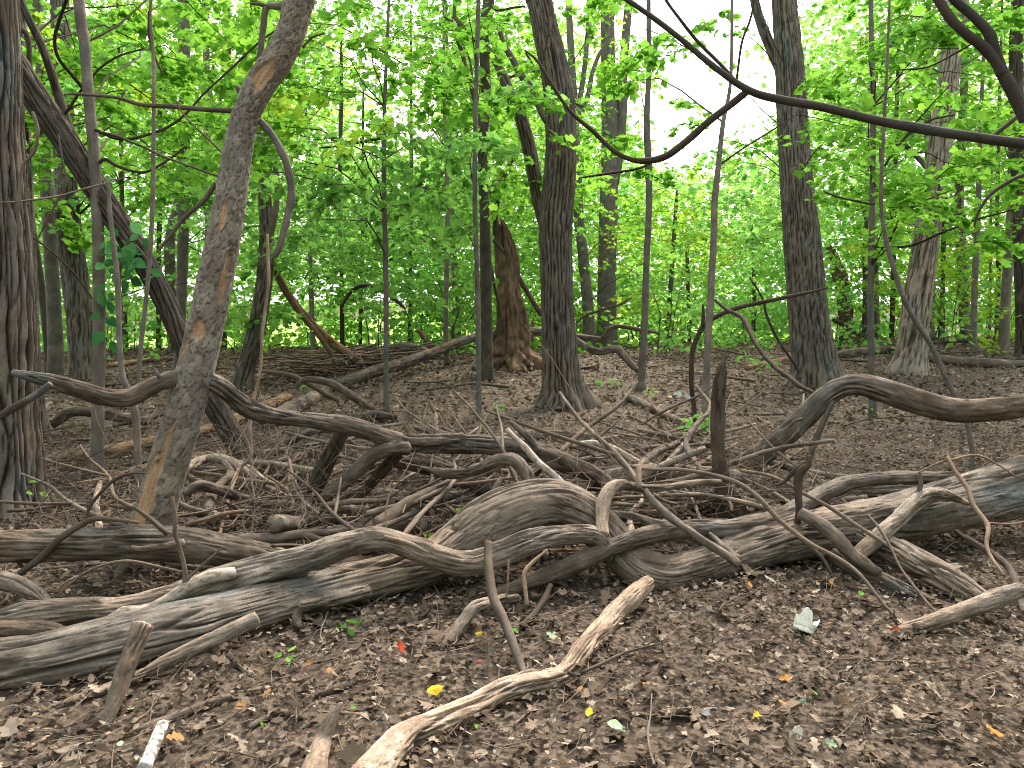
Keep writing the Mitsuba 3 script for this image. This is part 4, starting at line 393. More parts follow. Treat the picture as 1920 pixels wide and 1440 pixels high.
('fallen_branch', 'branch', 'branch leaning up right over the long log on the right', None, 'log', 3, False, 0, 0, '1904,4350,94,40 2053,4438,171,44 2213,4530,251,45 2347,4609,334,46 2481,4674,373,43 2626,4735,352,31 2778,4800,289,14', [('branch_stub', 'twig', '2385,4650,353,14 2412,4650,430,15 2402,4650,516,6')], ''),
('fallen_branch', 'branch', 'branch falling right across the long log toward the leaning one', None, 'log', 1, False, 0, 0, '1647,4500,309,36 1731,4436,265,38 1810,4365,199,38 1877,4291,120,37 1979,4200,57,22', [], ''),
('fallen_log', 'log', 'bleached curved branch at the bottom edge nearest the camera', None, 'log', 4, False, 0, 0, '-456,2320,33,65 -408,2480,32,56 -356,2620,27,50 -250,2760,8,48 -140,2880,-4,44 -41,2980,2,45 53,3040,3,50 149,3080,1,49 222,3140,3,44 269,3240,12,43 355,3440,14,46 483,3700,20,49 586,3800,74,48 689,3950,96,39', [('branch', 'log', '-202,2900,-25,12 -302,2900,-21,13 -373,2820,-8,13 -438,2800,-9,10 -526,2800,1,8 -627,2820,5,7')], ''),
('fallen_branch', 'branch', 'pale antler-shaped branch end at the bottom edge left of centre', None, 'log', 4, False, 0, 0, '-624,2340,20,39 -636,2500,21,33 -637,2580,40,29 -615,2600,95,22 -582,2620,145,7', [], ''),
('birch_stick', 'stick', 'white peeling birch stick at the bottom left', None, 'birch', 0, False, 0, 0, '-1171,2420,28,21 -1191,2517,27,22 -1209,2607,30,21 -1222,2680,36,20', [], ''),
('fallen_branch', 'branch', 'splintered flat grey plank of wood leaning on the log at lower left', None, 'log', 3, False, 0, 0, '-1403,2950,288,43 -1419,2899,216,38 -1434,2848,147,34 -1444,2793,72,26 -1452,2754,22,20 -1464,2720,-18,9', [], ''),
('fallen_branch', 'branch', 'broken branch on the ground beneath the long log at lower left', None, 'log', 3, False, 0, 0, '-1100,3350,148,31 -1197,3282,117,33 -1304,3205,88,32 -1404,3127,59,29 -1482,3060,28,24 -1600,2958,9,20 -1709,2860,6,13', [], ''),
('lichen_branch', 'branch', 'pale lichen-covered branch forking over the logs at left', None, 'birchy', 3, False, 0, 0, '-1278,3600,266,26 -1361,3558,265,28 -1426,3523,248,26 -1489,3485,217,25 -1557,3442,180,24 -1617,3405,160,25 -1683,3368,174,22 -1730,3336,149,20 -1776,3301,116,20 -1805,3275,85,14 -1816,3250,45,10', [('branch', 'twig', '-1481,3500,216,10 -1467,3500,310,10 -1478,3500,408,9 -1498,3500,481,10 -1495,3500,554,9 -1505,3500,651,8'), ('branch', 'twig', '-1615,3400,152,16 -1632,3400,84,14 -1711,3400,11,14 -1797,3400,-79,14 -1884,3400,-160,14 -2005,3400,-234,11 -2105,3400,-313,9 -2206,3400,-425,7 -2283,3400,-512,6'), ('branch', 'twig', '-1578,3300,156,10 -1545,3300,98,8 -1557,3300,15,8 -1598,3300,-80,7 -1633,3300,-183,5'), ('branch', 'twig', '-1806,3300,86,10 -1852,3300,79,10 -1897,3300,93,8'), ('branch', 'twig', '-1484,3500,241,8 -1414,3500,315,7 -1348,3500,371,6 -1291,3500,423,3')], ''),
('fallen_log', 'log', 'pale reddish log lying behind the slim tree at left', None, 'log', 5, False, 0, 0, '-4258,7620,7,61 -4018,7860,25,78 -3784,8280,36,77 -3562,8700,56,75 -3359,9280,86,74 -3339,10180,107,74 -3344,11920,110,79', [], ''),
('fallen_log', 'log', 'low reddish log lying behind the twin-stemmed sapling at left', None, 'log', 5, False, 0, 0, '-3513,6420,22,34 -3388,6880,11,46 -3237,7280,14,53 -3010,7580,26,55 -2770,7920,13,42', [], ''),
('fallen_branch', 'branch', 'dark bent branch on the ground behind the slim tree at left', None, 'log', 2, False, 0, 0, '-5551,9380,-18,44 -5423,9465,96,50 -5250,9567,211,57 -4946,9719,137,55 -4631,9873,49,52 -4357,10000,-10,33', [], ''),
('root_mass', 'log', 'black rotting root clump right of the left edge tree', None, 'log', 2, False, 0, 0, '-4249,7020,38,51 -4452,7581,-16,65 -4603,8000,-29,48 -4733,8360,-24,17', [], ''),
('fallen_log', 'log', 'rotting dark log beside the black root clump at left', None, 'log', 2, False, 0, 0, '-4392,7540,2,45 -4391,7960,6,53 -4352,8300,10,55', [], ''),
('fallen_log', 'log', 'straight trunk fallen across the stump, its low end behind the serpentine bough', None, 'log', 1, False, 0, 0, '-2909,9440,113,106 -2846,10640,152,99 -3037,13000,72,95 -2790,13500,189,94 -2431,14041,305,98 -1953,14678,427,102 -1425,15328,604,97 -848,15978,800,90 -220,16600,904,88 451,16999,924,85 1153,17400,830,75 1962,17400,726,52', [], ''),
('fallen_branch', 'branch', 'wavy branch right of the big centre tree reaching the grey sapling', None, 'log', 1, False, 0, 0, '1124,16000,905,64 1372,15904,708,63 1679,15799,556,68 2032,15688,615,73 2181,15626,483,67 2329,15555,311,62 2456,15500,191,46', [('branch', 'twig', '1783,16000,799,42 1908,16000,989,42 2119,16000,1053,42 2544,16000,989,42 2916,16000,926,27'), ('branch', 'twig', '1234,16200,1047,22 1446,16200,1261,27 1820,16200,1389,27 2193,16200,1496,22 2405,16200,1623,16')], ''),
('fallen_log', 'log', 'arched log behind the thin sapling left of centre', None, 'log', 1, False, 0, 0, '-3076,17000,235,68 -2848,17000,371,85 -2619,17000,529,90 -2257,17000,597,90 -1863,17000,507,79 -1582,17000,348,68', [], ''),
('fallen_branch', 'branch', 'reddish broken end poking up beside the arched far log', None, 'log', 5, False, 0, 0, '-1616,18000,185,84 -1769,18000,484,78 -1969,18000,759,66 -2111,18000,926,48', [], ''),
('leaning_pole', 'log', 'reddish dead pole leaning down right over the brush pile', None, 'log', 5, False, 0, 0, '-4603,15500,2286,62 -4377,15620,1752,73 -4105,15721,1341,78 -3775,15824,953,84 -3435,15918,633,90 -3107,16000,373,80', [('branch', 'twig', '-4314,15400,1799,41 -4022,15400,1293,51 -3725,15400,937,51 -3528,15400,631,46 -3381,15400,323,31')], ''),
('fallen_branch', 'branch', 'dark forked branch in front of the fallen trunk, left of centre', None, 'log', 1, False, 0, 0, '-2838,10500,382,24 -2740,10542,504,38 -2477,10614,469,49 -2279,10673,363,53 -2081,10737,212,53 -1879,10800,73,50', [('branch', 'twig', '-3515,11000,586,26 -3224,11000,549,33 -3005,11000,505,36 -2751,11000,387,36 -2571,11000,254,33 -2411,11000,166,29 -2356,11000,-5,33')], ''),
('fallen_log', 'log', 'low rotten log between the two saplings at middle left', None, 'log', 2, False, 0, 0, '-2037,9500,104,63 -1692,9720,124,77 -1400,9720,105,58', [], ''),
('fallen_branch', 'branch', 'bowed branch on the ground left of the dark prop log', None, 'log', 1, False, 0, 0, '-2323,7580,-16,30 -2123,7344,172,32 -1911,7118,309,33 -1654,6852,419,34 -1417,6600,450,26', [], ''),
('fallen_branch', 'branch', 'pair of curved grey branches right of the leaning tree foot', None, 'log', 3, False, 0, 0, '-2197,5300,397,25 -2265,5800,364,33 -2084,5734,377,34 -1907,5657,303,34 -1732,5574,206,31 -1563,5500,147,26', [], ''),
('fallen_branch', 'branch', 'curved branch lying behind the smooth thick log at left', None, 'log', 1, False, 0, 0, '-2037,4900,328,26 -1956,4949,368,33 -1859,5002,328,33 -1747,5065,265,30 -1601,5141,200,24 -1478,5200,196,17', [], ''),
('broken_stump', 'stump', 'small splintered upright stub behind the serpentine bough', None, 'rot', 0, True, 1, 0, '-1180,8880,-94,50 -1180,8880,63,47 -1178,8880,165,38 -1159,8880,267,24 -1153,8880,327,9', [], ''),
('broken_stump', 'stump', 'leaning splintered stub behind the pile right of centre', None, 'rot', 0, True, 1, 0, '1513,7600,-79,74 1513,7600,99,71 1460,7600,203,50 1417,7600,332,25 1395,7600,424,10', [], ''),
('fallen_log', 'log', 'long low log at far right behind the shaggy tree', None, 'log', 1, False, 0, 0, '9365,18540,293,86 9433,17300,282,103 9757,16480,274,98 10654,16340,262,87', [], ''),
('fallen_log', 'log', 'dark log lying between the big dark tree and the shaggy tree', None, 'log', 1, False, 0, 0, '7577,19000,263,88 8446,19560,331,104 9669,20800,312,110 9939,20220,292,94', [], ''),
('fallen_log', 'log', 'thin far log on the skyline at the right edge', None, 'log', 2, False, 0, 0, '12264,24000,305,48 13374,24000,385,64 14489,24000,385,64 15603,24000,385,64', [], ''),
('fallen_log', 'log', 'low log disappearing behind the foot of the big dark tree', None, 'log', 5, False, 0, 0, '5014,17120,135,57 5951,18260,166,79 6869,19140,254,95', [], ''),
('fallen_branch', 'branch', 'low curved log in the leaves right of the centre sapling', None, 'log', 1, False, 0, 0, '1731,12340,103,33 1829,11400,94,57 1953,10420,74,52 2075,9380,71,37', [], ''),
('fallen_log', 'log', 'low grey log in the leaves beyond the pile at centre', None, 'log', 1, False, 0, 0, '-86,8580,76,51 348,8640,78,57 795,8460,73,56 1129,8000,75,48 1622,7300,70,48', [], ''),
('fallen_branch', 'branch', 'white-barked branch lying across the pile at centre right', None, 'birchy', 3, False, 0, 0, '430,6400,351,23 636,6310,393,29 797,6236,364,29 992,6135,273,26 1218,6026,245,22 1472,5900,255,16', [], ''),
('fallen_branch', 'branch', 'pale lichen branch slanting down right over the serpentine bough', None, 'birchy', 3, False, 0, 0, '-34,5100,699,15 84,5014,593,22 167,4950,510,23 263,4882,440,23 373,4800,352,18', [], ''),
('fallen_branch', 'branch', 'reddish far log on the crest left of the slim tree stems', None, 'log', 5, False, 0, 0, '-9679,19140,25,64 -9637,20700,15,69 -9181,21920,15,65', [], ''),
('fallen_branch', 'branch', 'dark stick standing upright in front of the long log at centre', None, 'twig', 1, False, 0, 0, '-107,3750,367,19 -104,3645,287,21 -84,3500,187,22 -35,3382,123,21 5,3278,72,20 35,3177,25,18 52,3100,-9,13', [], ''),
('fallen_branch', 'branch', 'curled reddish root breaking out below the serpentine branch', None, 'log', 3, False, 0, 0, '-309,3400,-8,14 -265,3500,13,26 -216,3572,53,31 -174,3633,91,29 -76,3718,89,25 26,3800,74,18', [], ''),
('fallen_branch', 'branch', 'dead knobbly branch standing on the long log at right', None, 'twig', 2, False, 0, 0, '1645,4550,182,20 1664,4563,299,20 1658,4576,422,20 1670,4587,520,26 1721,4594,569,21 1727,4600,621,14', [('branch', 'twig', '1716,4600,580,12 1644,4600,527,14 1584,4600,463,11 1538,4600,441,8')], ''),
('fallen_branch', 'branch', 'forked dark branch in the shade right of the upright stick', None, 'twig', 2, False, 0, 0, '0,3540,-4,14 76,3673,18,15 143,3795,49,15 187,3900,92,12', [], ''),
('vine', 'vine', 'pale vine stem hanging from the ivy-hung tree to the ground', None, 'twig', 4, False, 0, 0, '-1807,6000,2007,10 -1775,5920,1769,12 -1777,5840,1537,12 -1784,5751,1282,11 -1777,5667,1048,11 -1815,5576,805,13 -1814,5505,616,13 -1802,5441,449,13 -1864,5400,368,14 -1827,5098,281,14 -1757,4798,203,11 -1707,4600,161,11', [], ''),
('bare_branch', 'branch', 'grey bowed branch lying over the pile and long log at right centre', None, 'twig', 3, False, 0, 0, '561,4900,540,8 801,4753,510,10 1026,4610,534,11 1235,4463,510,13 1356,4358,443,14 1442,4250,337,13 1548,4139,261,12 1650,4036,213,11 1742,3924,144,9 1817,3784,32,8 1862,3700,-25,7', [('branch', 'twig', '1579,4300,225,11 1700,4300,114,10 1769,4300,-7,9')], ''),
('bare_branch', 'branch', 'straight thin branch slanting down right across the long log', None, 'twig', 3, False, 0, 0, '1420,4900,480,10 1582,4786,454,11 1758,4641,374,11 1918,4487,272,12 2064,4333,179,10 2178,4200,102,8', [], ''),
('bare_branch', 'branch', 'white twisted twig branch standing over the long log near the right edge', None, 'twig', 4, False, 0, 0, '2636,4800,573,11 2639,4715,502,13 2655,4612,429,14 2640,4524,356,14 2651,4388,269,13 2593,4291,191,11 2576,4218,140,10 2577,4100,77,8', [('branch', 'twig', '2650,4800,560,8 2810,4800,583,8 2943,4800,527,6 3061,4800,451,5'), ('branch', 'twig', '2643,4800,560,6 2539,4800,517,6 2444,4800,468,5'), ('branch', 'twig', '2778,4600,225,6 2903,4600,219,6 3027,4600,241,5')], ''),
('bare_branch', 'branch', 'dark bark-stripped branch lying on the leaves near the right edge', None, 'log', 2, False, 0, 0, '2594,4600,177,12 2619,4423,151,18 2634,4247,131,18 2626,4114,101,18 2572,3954,44,16 2504,3800,-7,13', [], ''),
('bare_branch', 'branch', 'thin curving twig branch crossing in front of the slanting log at right', None, 'twig', 3, False, 0, 0, '1993,4400,323,7 2016,4303,272,9 2025,4177,197,8 2025,4065,132,7 2040,3922,70,7 2055,3750,8,5', [], ''),
('bare_branch', 'branch', 'bare branch rising left from the thick log to the twin sapling', None, 'twig', 1, False, 0, 0, '-2425,3850,170,15 -2322,3850,259,18 -2225,3850,353,18 -2117,3850,420,15 -2037,3850,454,13 -1907,3850,446,10 -1829,3850,433,8', [('branch', 'twig', '-2172,4000,391,11 -2154,4000,461,9 -2097,4000,530,8 -2011,4000,612,9 -1929,4000,651,7 -1848,4000,654,4')], ''),
('bare_branch', 'branch', 'long thin arched stem in front of the leaning tree foot', None, 'twig', 3, False, 0, 0, '-1991,3400,224,5 -1894,3422,312,6 -1785,3443,359,6 -1676,3462,367,6 -1546,3485,325,6 -1458,3500,295,5', [], ''),
('bare_branch', 'branch', 'wispy upturned branch left of the pile below the serpentine bough', None, 'twig', 1, False, 0, 0, '-1367,8000,297,16 -1446,8000,379,16', [], ''),
('bare_branch', 'branch', 'pale crooked stick standing in the open ground left of the centre tree', None, 'twig', 5, False, 0, 0, '-755,9000,68,21 -792,9088,165,24 -892,9197,260,24 -957,9300,372,22', [('branch', 'twig', '-921,9300,272,12 -834,9300,259,12 -797,9300,165,9')], ''),
('bare_branch', 'branch', 'bare twig branch arching over the green seedling at right centre', None, 'twig', 1, False, 0, 0, '1182,7200,418,12 1334,7247,509,12 1512,7296,576,12 1719,7353,667,10 1875,7400,761,7', [], ''),
('bare_branch', 'branch', 'grey bent twig branch in the shade under the long log at centre', None, 'twig', 4, False, 0, 0, '69,3600,111,10 62,3643,185,10 60,3673,238,10 101,3704,280,9 174,3750,330,5', [], ''),
('bare_branch', 'branch', 'upright thin white twig in front of the serpentine branch', None, 'twig', 4, False, 0, 0, '-25,3700,112,5 -20,3721,183,6 -18,3750,278,5', [], ''),
('bare_branch', 'branch', 'twiggy branch lying over the bleached branch at the bottom', None, 'twig', 1, False, 0, 0, '85,3050,-37,4 216,3115,-3,6 351,3177,18,7 492,3240,49,6 637,3300,62,4', [], ''),
('bare_branch', 'branch', 'thin dark branch running right from the bleached branch', None, 'twig', 1, False, 0, 0, '232,3100,23,7 301,3100,-29,8 393,2980,-35,8 491,2880,-40,7 657,2860,-35,5', [], ''),
('bare_branch', 'branch', 'pale forked branch lying on leaves at bottom right of centre', None, 'twig', 3, False, 0, 0, '672,2980,-35,9 682,2840,-31,10 716,2700,-28,10 769,2620,-31,9 812,2520,-21,8 838,2440,-16,6', [], ''),
('bare_branch', 'branch', 'reddish splintered sliver of wood on the leaves left of centre', None, 'log', 5, False, 0, 0, '-590,3160,-6,4 -642,3040,7,14 -702,2980,9,14 -755,2940,7,6', [], ''),
('bare_branch', 'branch', 'pinkish split chip of wood beside the reddish sliver', None, 'log', 5, False, 0, 0, '-915,3000,5,10 -852,3000,10,16 -790,3000,5,8', [], ''),
('bare_branch', 'branch', 'short grey broken stick on the ground under the broken branch', None, 'log', 3, False, 0, 0, '-1269,3360,24,16 -1202,3285,10,15 -1132,3211,2,16 -1045,3120,-1,10', [], ''),
('bare_branch', 'branch', 'long half-buried brown branch at lower left', None, 'log', 1, False, 0, 0, '-1427,2620,-12,10 -1327,2720,-10,16 -1216,2820,-3,17 -1094,2920,7,17 -956,3000,10,12', [], ''),
('bare_branch', 'branch', 'fresh tan split stick at the lower left corner', None, 'log', 4, False, 0, 0, '-1659,2580,-4,5 -1631,2640,-4,7 -1611,2720,-10,7 -1591,2760,-8,5', [], ''),
('bare_branch', 'branch', 'half-buried grey branch at the bottom left corner', None, 'log', 1, False, 0, 0, '-1663,2420,5,13 -1575,2500,2,17 -1496,2580,-4,17 -1419,2640,-8,12', [], ''),
('bare_branch', 'branch', 'dark stick at the bottom left leaning toward the birch stick', None, 'twig', 1, False, 0, 0, '-1477,2680,-11,6 -1382,2620,-22,6 -1243,2500,-16,5', [], ''),
('bare_branch', 'branch', 'grey curved stick lying left of the antler-shaped branch', None, 'twig', 1, False, 0, 0, '-922,2700,9,11 -883,2760,12,11 -828,2800,7,9', [], ''),
('bare_branch', 'branch', 'thin stick slanting in front of the smooth thick log at left', None, 'twig', 4, False, 0, 0, '-2501,3900,283,9 -2468,3900,223,9 -2436,3900,185,8', [], ''),
('bare_branch', 'branch', 'pale straight stick on the leaves right of the leaning tree foot', None, 'twig', 4, False, 0, 0, '-1905,4600,209,11 -1778,4600,251,12 -1652,4600,283,11 -1543,4600,295,8', [], ''),
('bare_branch', 'branch', 'dark upright broken twig behind the hump of the long log', None, 'twig', 1, False, 0, 0, '-548,4600,113,8 -606,4696,182,12 -686,4824,280,13 -769,4900,312,8', [], ''),
('bare_branch', 'branch', 'pale knobbly stub standing left of the hump', None, 'log', 3, False, 0, 0, '-112,4600,263,15 -110,4630,329,17 -107,4657,387,19 -79,4685,444,17 -63,4700,473,9', [], ''),
('bare_branch', 'branch', 'thin leaning grey stick left of the mound by the dark centre pole', None, 'twig', 3, False, 0, 0, '-1036,13500,80,27 -854,13933,249,32 -713,14282,409,33 -627,14500,518,29', [], ''),
('bare_branch', 'branch', 'dead branch leaning right from the stump top to the big centre tree', None, 'twig', 1, False, 0, 0, '-344,15000,2670,40 -99,15117,2385,45 100,15238,2045,46 304,15359,1697,46 564,15500,1292,51', [], ''),
('bare_branch', 'branch', 'dead black twig hanging over the stump left side', None, 'twig', 2, False, 0, 0, '-400,14500,2254,24 -306,14500,1781,29 -211,14500,1401,29 -240,14500,1114,38 -337,14500,874,43 -481,14500,730,29', [], ''),
('bare_branch', 'branch', 'bent dead limb rising between dark pole and centre tree limb', None, 'twig', 2, False, 0, 0, '-314,15000,2766,45 -294,15000,3153,40 -215,15000,3634,40 -49,15000,4016,35 117,15000,4254,30 146,15000,4396,15', [], ''),
('bare_branch', 'branch', 'bare curving twig branch behind the big dark tree foot', None, 'twig', 2, False, 0, 0, '4676,13000,376,22 4312,13000,896,22 4129,13000,1240,22 4032,13000,1582,17 3808,13000,1922,13', [], ''),
('bare_branch', 'branch', 'low dead limb crossing behind the stump at right', None, 'twig', 2, False, 0, 0, '8734,22000,1060,44 9030,22000,943,66 9330,22000,740,66 9777,22000,507,44', [], ''),
('bare_twig', 'twig', 'pale bowed twig hanging down the face of the left edge tree', None, 'twig', 3, False, 0, 0, '-3077,5300,2730,9 -3049,5300,2624,11 -3081,5300,2480,11 -3156,5300,2389,11 -3188,5300,2254,11 -3216,5300,2016,9 -3206,5300,1845,7', [], ''),
('bare_twig', 'twig', 'long bare twig reaching up right from the slim tree at far left', None, 'twig', 2, False, 0, 0, '-3480,6900,2941,14 -3319,6930,2890,14 -3110,6966,2906,12 -2854,7014,3040,12 -2573,7079,3333,9 -2200,7163,3710,10 -2014,7200,3855,7', [], ''),
('bare_twig', 'twig', 'bare twig curling down from the top edge left of the slim tree', None, 'twig', 2, False, 0, 0, '-3494,6600,3913,13 -3644,6736,3786,13 -3753,6848,3668,14 -3786,6951,3555,14 -3752,7081,3435,16 -3698,7200,3333,17', [], ''),
('bare_twig', 'twig', 'short vertical twig hanging near the top, right of the slim tree', None, 'twig', 2, False, 0, 0, '-2947,6800,3870,11 -2961,6800,3661,11 -2904,6800,3472,9 -2856,6800,3375,9', [], ''),
('bare_twig', 'twig', 'dark bare twig reaching right from the slim tree at mid height', None, 'twig', 2, False, 0, 0, '-3526,7000,2692,16 -3470,7000,2727,16 -3341,7000,2665,14 -3148,7000,2621,12 -2943,7000,2718,9 -2789,7000,2829,7', [], ''),
('bare_twig', 'twig', 'thin sagging twig between the slim tree and the leaning tree', None, 'twig', 2, False, 0, 0, '-3539,7000,2971,12 -3107,6576,2811,11 -2562,5986,2580,8 -2058,5387,2376,7 -1756,5000,2269,7', [], ''),
('bare_twig', 'twig', 'pale thin twig crossing in front of the left edge tree', None, 'twig', 3, False, 0, 0, '-3256,5200,2140,5 -3169,5401,2185,7 -3048,5637,2259,7 -2928,5844,2350,6 -2828,6000,2422,4', [], ''),
('bare_twig', 'twig', 'thin dark twig crossing low behind the left edge tree', None, 'twig', 2, False, 0, 0, '-4455,7400,2173,10 -4199,7400,1981,10 -3993,7400,1764,10 -3812,7400,1498,7 -3721,7400,1352,7', [], ''),
('bare_twig', 'twig', 'curved bare twig hanging in front of the furrowed left trunks', None, 'twig', 3, False, 0, 0, '-3409,6200,2775,8 -3387,6200,2579,8 -3373,6200,2402,8 -3480,6200,2223,8 -3593,6200,2023,6 -3661,6200,1903,6', [], ''),
('bare_twig', 'twig', 'thin arching twig low in the leaves left of the spotted sapling', None, 'twig', 2, False, 0, 0, '4001,10500,2940,10 4244,10500,2846,14 4610,10500,2772,14 4658,10500,2765,10', [], ''),
('bare_twig', 'twig', 'thin twig carrying leaves from the spotted sapling to the right edge', None, 'twig', 2, False, 0, 0, '4528,10200,2216,17 4818,9930,2197,16 5058,9656,2315,16 5307,9333,2457,12 5551,9000,2538,9', [], ''),
('bare_twig', 'twig', 'dark drooping twig behind the thick crossing branch at upper right', None, 'twig', 2, False, 0, 0, '4427,10000,2922,13 4574,10000,3241,17 4788,10000,3525,17 5069,10000,3714,13 5356,10000,3777,10', [], ''),
('bare_twig', 'twig', 'dark horizontal dead twig left of the thin knotted sapling', None, 'twig', 2, False, 0, 0, '-2682,11500,3662,11 -2309,11500,3720,19 -1935,11500,3778,23 -1771,11500,3807,23', [], ''),
('bare_twig', 'twig', 'dark arched dead branch low behind the thin knotted sapling', None, 'twig', 2, False, 0, 0, '-3805,18000,1436,30 -3560,18000,1790,42 -3261,18000,1908,42 -2907,18000,1790,42 -2555,18000,1554,36 -2379,18000,1377,24', [], ''),
('bare_twig', 'twig', 'dead twig sloping left from the dark centre pole top', None, 'twig', 2, False, 0, 0, '-525,15000,6820,30 -239,15000,6728,25 48,15000,6783,20 239,15000,6802,15', [], ''),
('bare_twig', 'twig', 'thin hanging twig in front of the big centre tree top', None, 'twig', 2, False, 0, 0, '344,9000,4775,12 391,9000,4416,12 318,9000,4083,12', [], ''),
('fallen_log', 'log', 'pale reddish log half hidden beneath the hump of the long log', None, 'log', 5, False, 0, 0, '-93,4550,11,60 125,4595,9,67 380,4647,5,71 640,4698,-12,69 907,4750,-35,60', [], ''),
('fallen_log', 'log', 'dark flat log between the serpentine branch and the long log', None, 'log', 1, False, 0, 0, '-1233,4300,38,40 -1010,4353,32,49 -782,4407,27,53 -548,4460,21,50 -368,4500,33,39', [], ''),
('fallen_log', 'log', 'broken branch stub pointing left out of the long log underside', None, 'log', 3, False, 0, 0, '-706,3820,99,33 -814,3714,106,30 -896,3630,117,26 -969,3550,128,19', [], ''),
('bare_branch', 'branch', 'dark rising twig in the clutter left of the hump', None, 'twig', 1, False, 0, 0, '-1220,5000,184,12 -1063,5072,270,15 -903,5142,341,15 -771,5200,417,10', [], ''),
('bare_branch', 'branch', 'pale bowed stick in the clutter below the dark prop log', None, 'twig', 3, False, 0, 0, '-1583,5600,411,11 -1453,5308,249,14 -1340,5138,183,17 -1220,5000,166,13', [], ''),
('sapling', 'tree', 'thin dark pole standing far back among the background leaves', 'thin far poles in the background', 'smooth', 2, True, 0, 0, '-13005,27000,-199,85 -13005,27000,-149,81 -12921,27000,2729,81 -12866,27000,5340,72 -12777,27000,7902,63 -12743,27000,9901,45 -12709,27000,11901,33', [], 'y,-15.31,26.57,9.84,1.51,357,0,-12.74,27.00,9.90 m,-15.12,27.64,10.47,1.70,429,0,-12.74,27.00,9.90 m,-13.23,26.97,10.42,1.70,429,0,-12.74,27.00,9.90 m,-15.10,25.05,8.39,1.49,349,0,-12.78,27.00,7.90 y,-15.01,27.31,8.95,1.39,312,0,-12.78,27.00,7.90 m,-12.06,27.30,9.48,1.43,329,0,-12.78,27.00,7.90 m,-14.77,24.32,7.01,1.65,411,0,-12.87,27.00,5.34 m,-12.51,23.38,6.55,1.58,383,0,-12.87,27.00,5.34 m,-12.52,26.18,7.14,1.63,403,0,-12.87,27.00,5.34 m,-11.35,25.35,7.21,1.62,396,0,-12.87,27.00,5.34 m,-14.08,23.61,5.86,1.33,294,0,-12.87,27.00,5.34 m,-11.93,22.94,5.67,1.70,428,0,-12.87,27.00,5.34 m,-13.02,22.48,4.99,1.33,292,0,-12.87,27.00,-9.00 l,-14.39,27.31,4.56,1.70,387,0,-12.92,27.00,2.73 l,-13.94,22.92,3.31,1.56,338,0,-12.92,27.00,-9.00 l,-16.14,25.90,3.48,1.33,264,0,-12.92,27.00,2.73 l,-12.13,22.95,3.05,1.25,240,0,-12.92,27.00,2.73 l,-14.65,26.73,4.42,1.36,273,0,-12.92,27.00,2.73 l,-13.00,27.24,3.34,1.70,387,0,-12.92,27.00,2.73 l,-17.36,27.61,2.60,1.49,315,0,-12.92,27.00,-9.00 l,-12.83,22.82,2.82,1.12,202,0,-12.92,27.00,2.73 l,-14.42,25.23,2.40,1.70,387,0,-12.92,27.00,2.73 l,-12.33,25.36,2.38,1.47,310,0,-12.92,27.00,2.73 m,-12.10,26.34,2.46,1.21,155,0,-12.92,27.00,2.73 m,-12.75,27.80,15.06,1.70,150,1,-12.71,27.00,11.90 m,-13.70,26.01,13.28,1.70,150,1,-12.71,27.00,11.90 m,-10.54,27.10,14.72,1.70,150,1,-12.71,27.00,11.90 m,-11.37,23.94,12.68,1.70,150,1,-12.71,27.00,11.90 m,-12.24,26.60,14.48,1.70,150,1,-12.71,27.00,11.90'),
('sapling', 'tree', 'thin dark pole standing far back among the background leaves', 'thin far poles in the background', 'smooth', 2, True, 0, 0, '-12316,28000,-298,98 -12316,28000,-248,93 -12219,28000,2409,84 -12087,28000,4586,84 -11914,28000,8139,74 -11850,28000,10138,54 -11785,28000,12137,39', [], 'm,-11.53,27.80,11.36,1.70,429,0,-11.85,28.00,10.14 m,-11.53,23.11,7.96,1.65,409,0,-11.91,28.00,-9.00 y,-11.04,27.44,9.81,1.61,394,0,-11.85,28.00,10.14 m,-11.10,27.99,8.18,1.70,429,0,-11.91,28.00,8.14 l,-11.78,29.39,3.54,1.57,341,0,-12.22,28.00,2.41 m,-11.79,29.33,15.81,1.70,150,1,-11.78,28.00,12.14 m,-10.57,24.56,13.15,1.70,150,1,-11.78,28.00,12.14 m,-12.92,28.93,15.61,1.70,150,1,-11.78,28.00,12.14 m,-14.14,29.67,15.97,1.70,150,1,-11.78,28.00,12.14 m,-14.08,29.54,15.91,1.70,150,1,-11.78,28.00,12.14'),
('sapling', 'tree', 'thin dark pole standing far back among the background leaves', 'thin far poles in the background', 'smooth', 2, True, 0, 0, '-9685,27000,-163,94 -9685,27000,-113,90 -9513,27000,2729,81 -9350,27000,5340,72 -9226,27000,7902,72 -9158,27000,9901,52 -9091,27000,11899,37', [], 'm,-7.53,27.44,9.63,1.70,429,0,-9.16,27.00,9.90 m,-8.48,26.78,8.23,1.40,317,0,-9.23,27.00,7.90 m,-8.27,28.98,8.60,1.70,429,0,-9.23,27.00,7.90 m,-10.75,27.10,6.05,1.48,344,0,-9.35,27.00,5.34 m,-8.67,27.18,7.21,1.68,419,0,-9.35,27.00,5.34 m,-7.94,26.15,6.11,1.36,303,0,-9.35,27.00,5.34 d,-10.15,28.33,5.04,1.70,492,0,-9.35,27.00,5.34 d,-7.52,26.23,5.53,1.37,353,0,-9.35,27.00,5.34 m,-8.42,25.28,3.94,1.33,179,0,-9.51,27.00,2.73 l,-10.47,25.62,2.50,1.41,289,0,-9.51,27.00,2.73 m,-8.01,28.56,2.29,1.53,223,0,-9.51,27.00,2.73 m,-11.09,26.86,14.60,1.70,150,1,-9.09,27.00,11.90 m,-11.55,25.76,13.25,1.70,150,1,-9.09,27.00,11.90 m,-8.81,26.63,14.49,1.70,150,1,-9.09,27.00,11.90 m,-9.73,28.99,15.64,1.70,150,1,-9.09,27.00,11.90 m,-9.20,28.49,15.40,1.70,150,1,-9.09,27.00,11.90'),
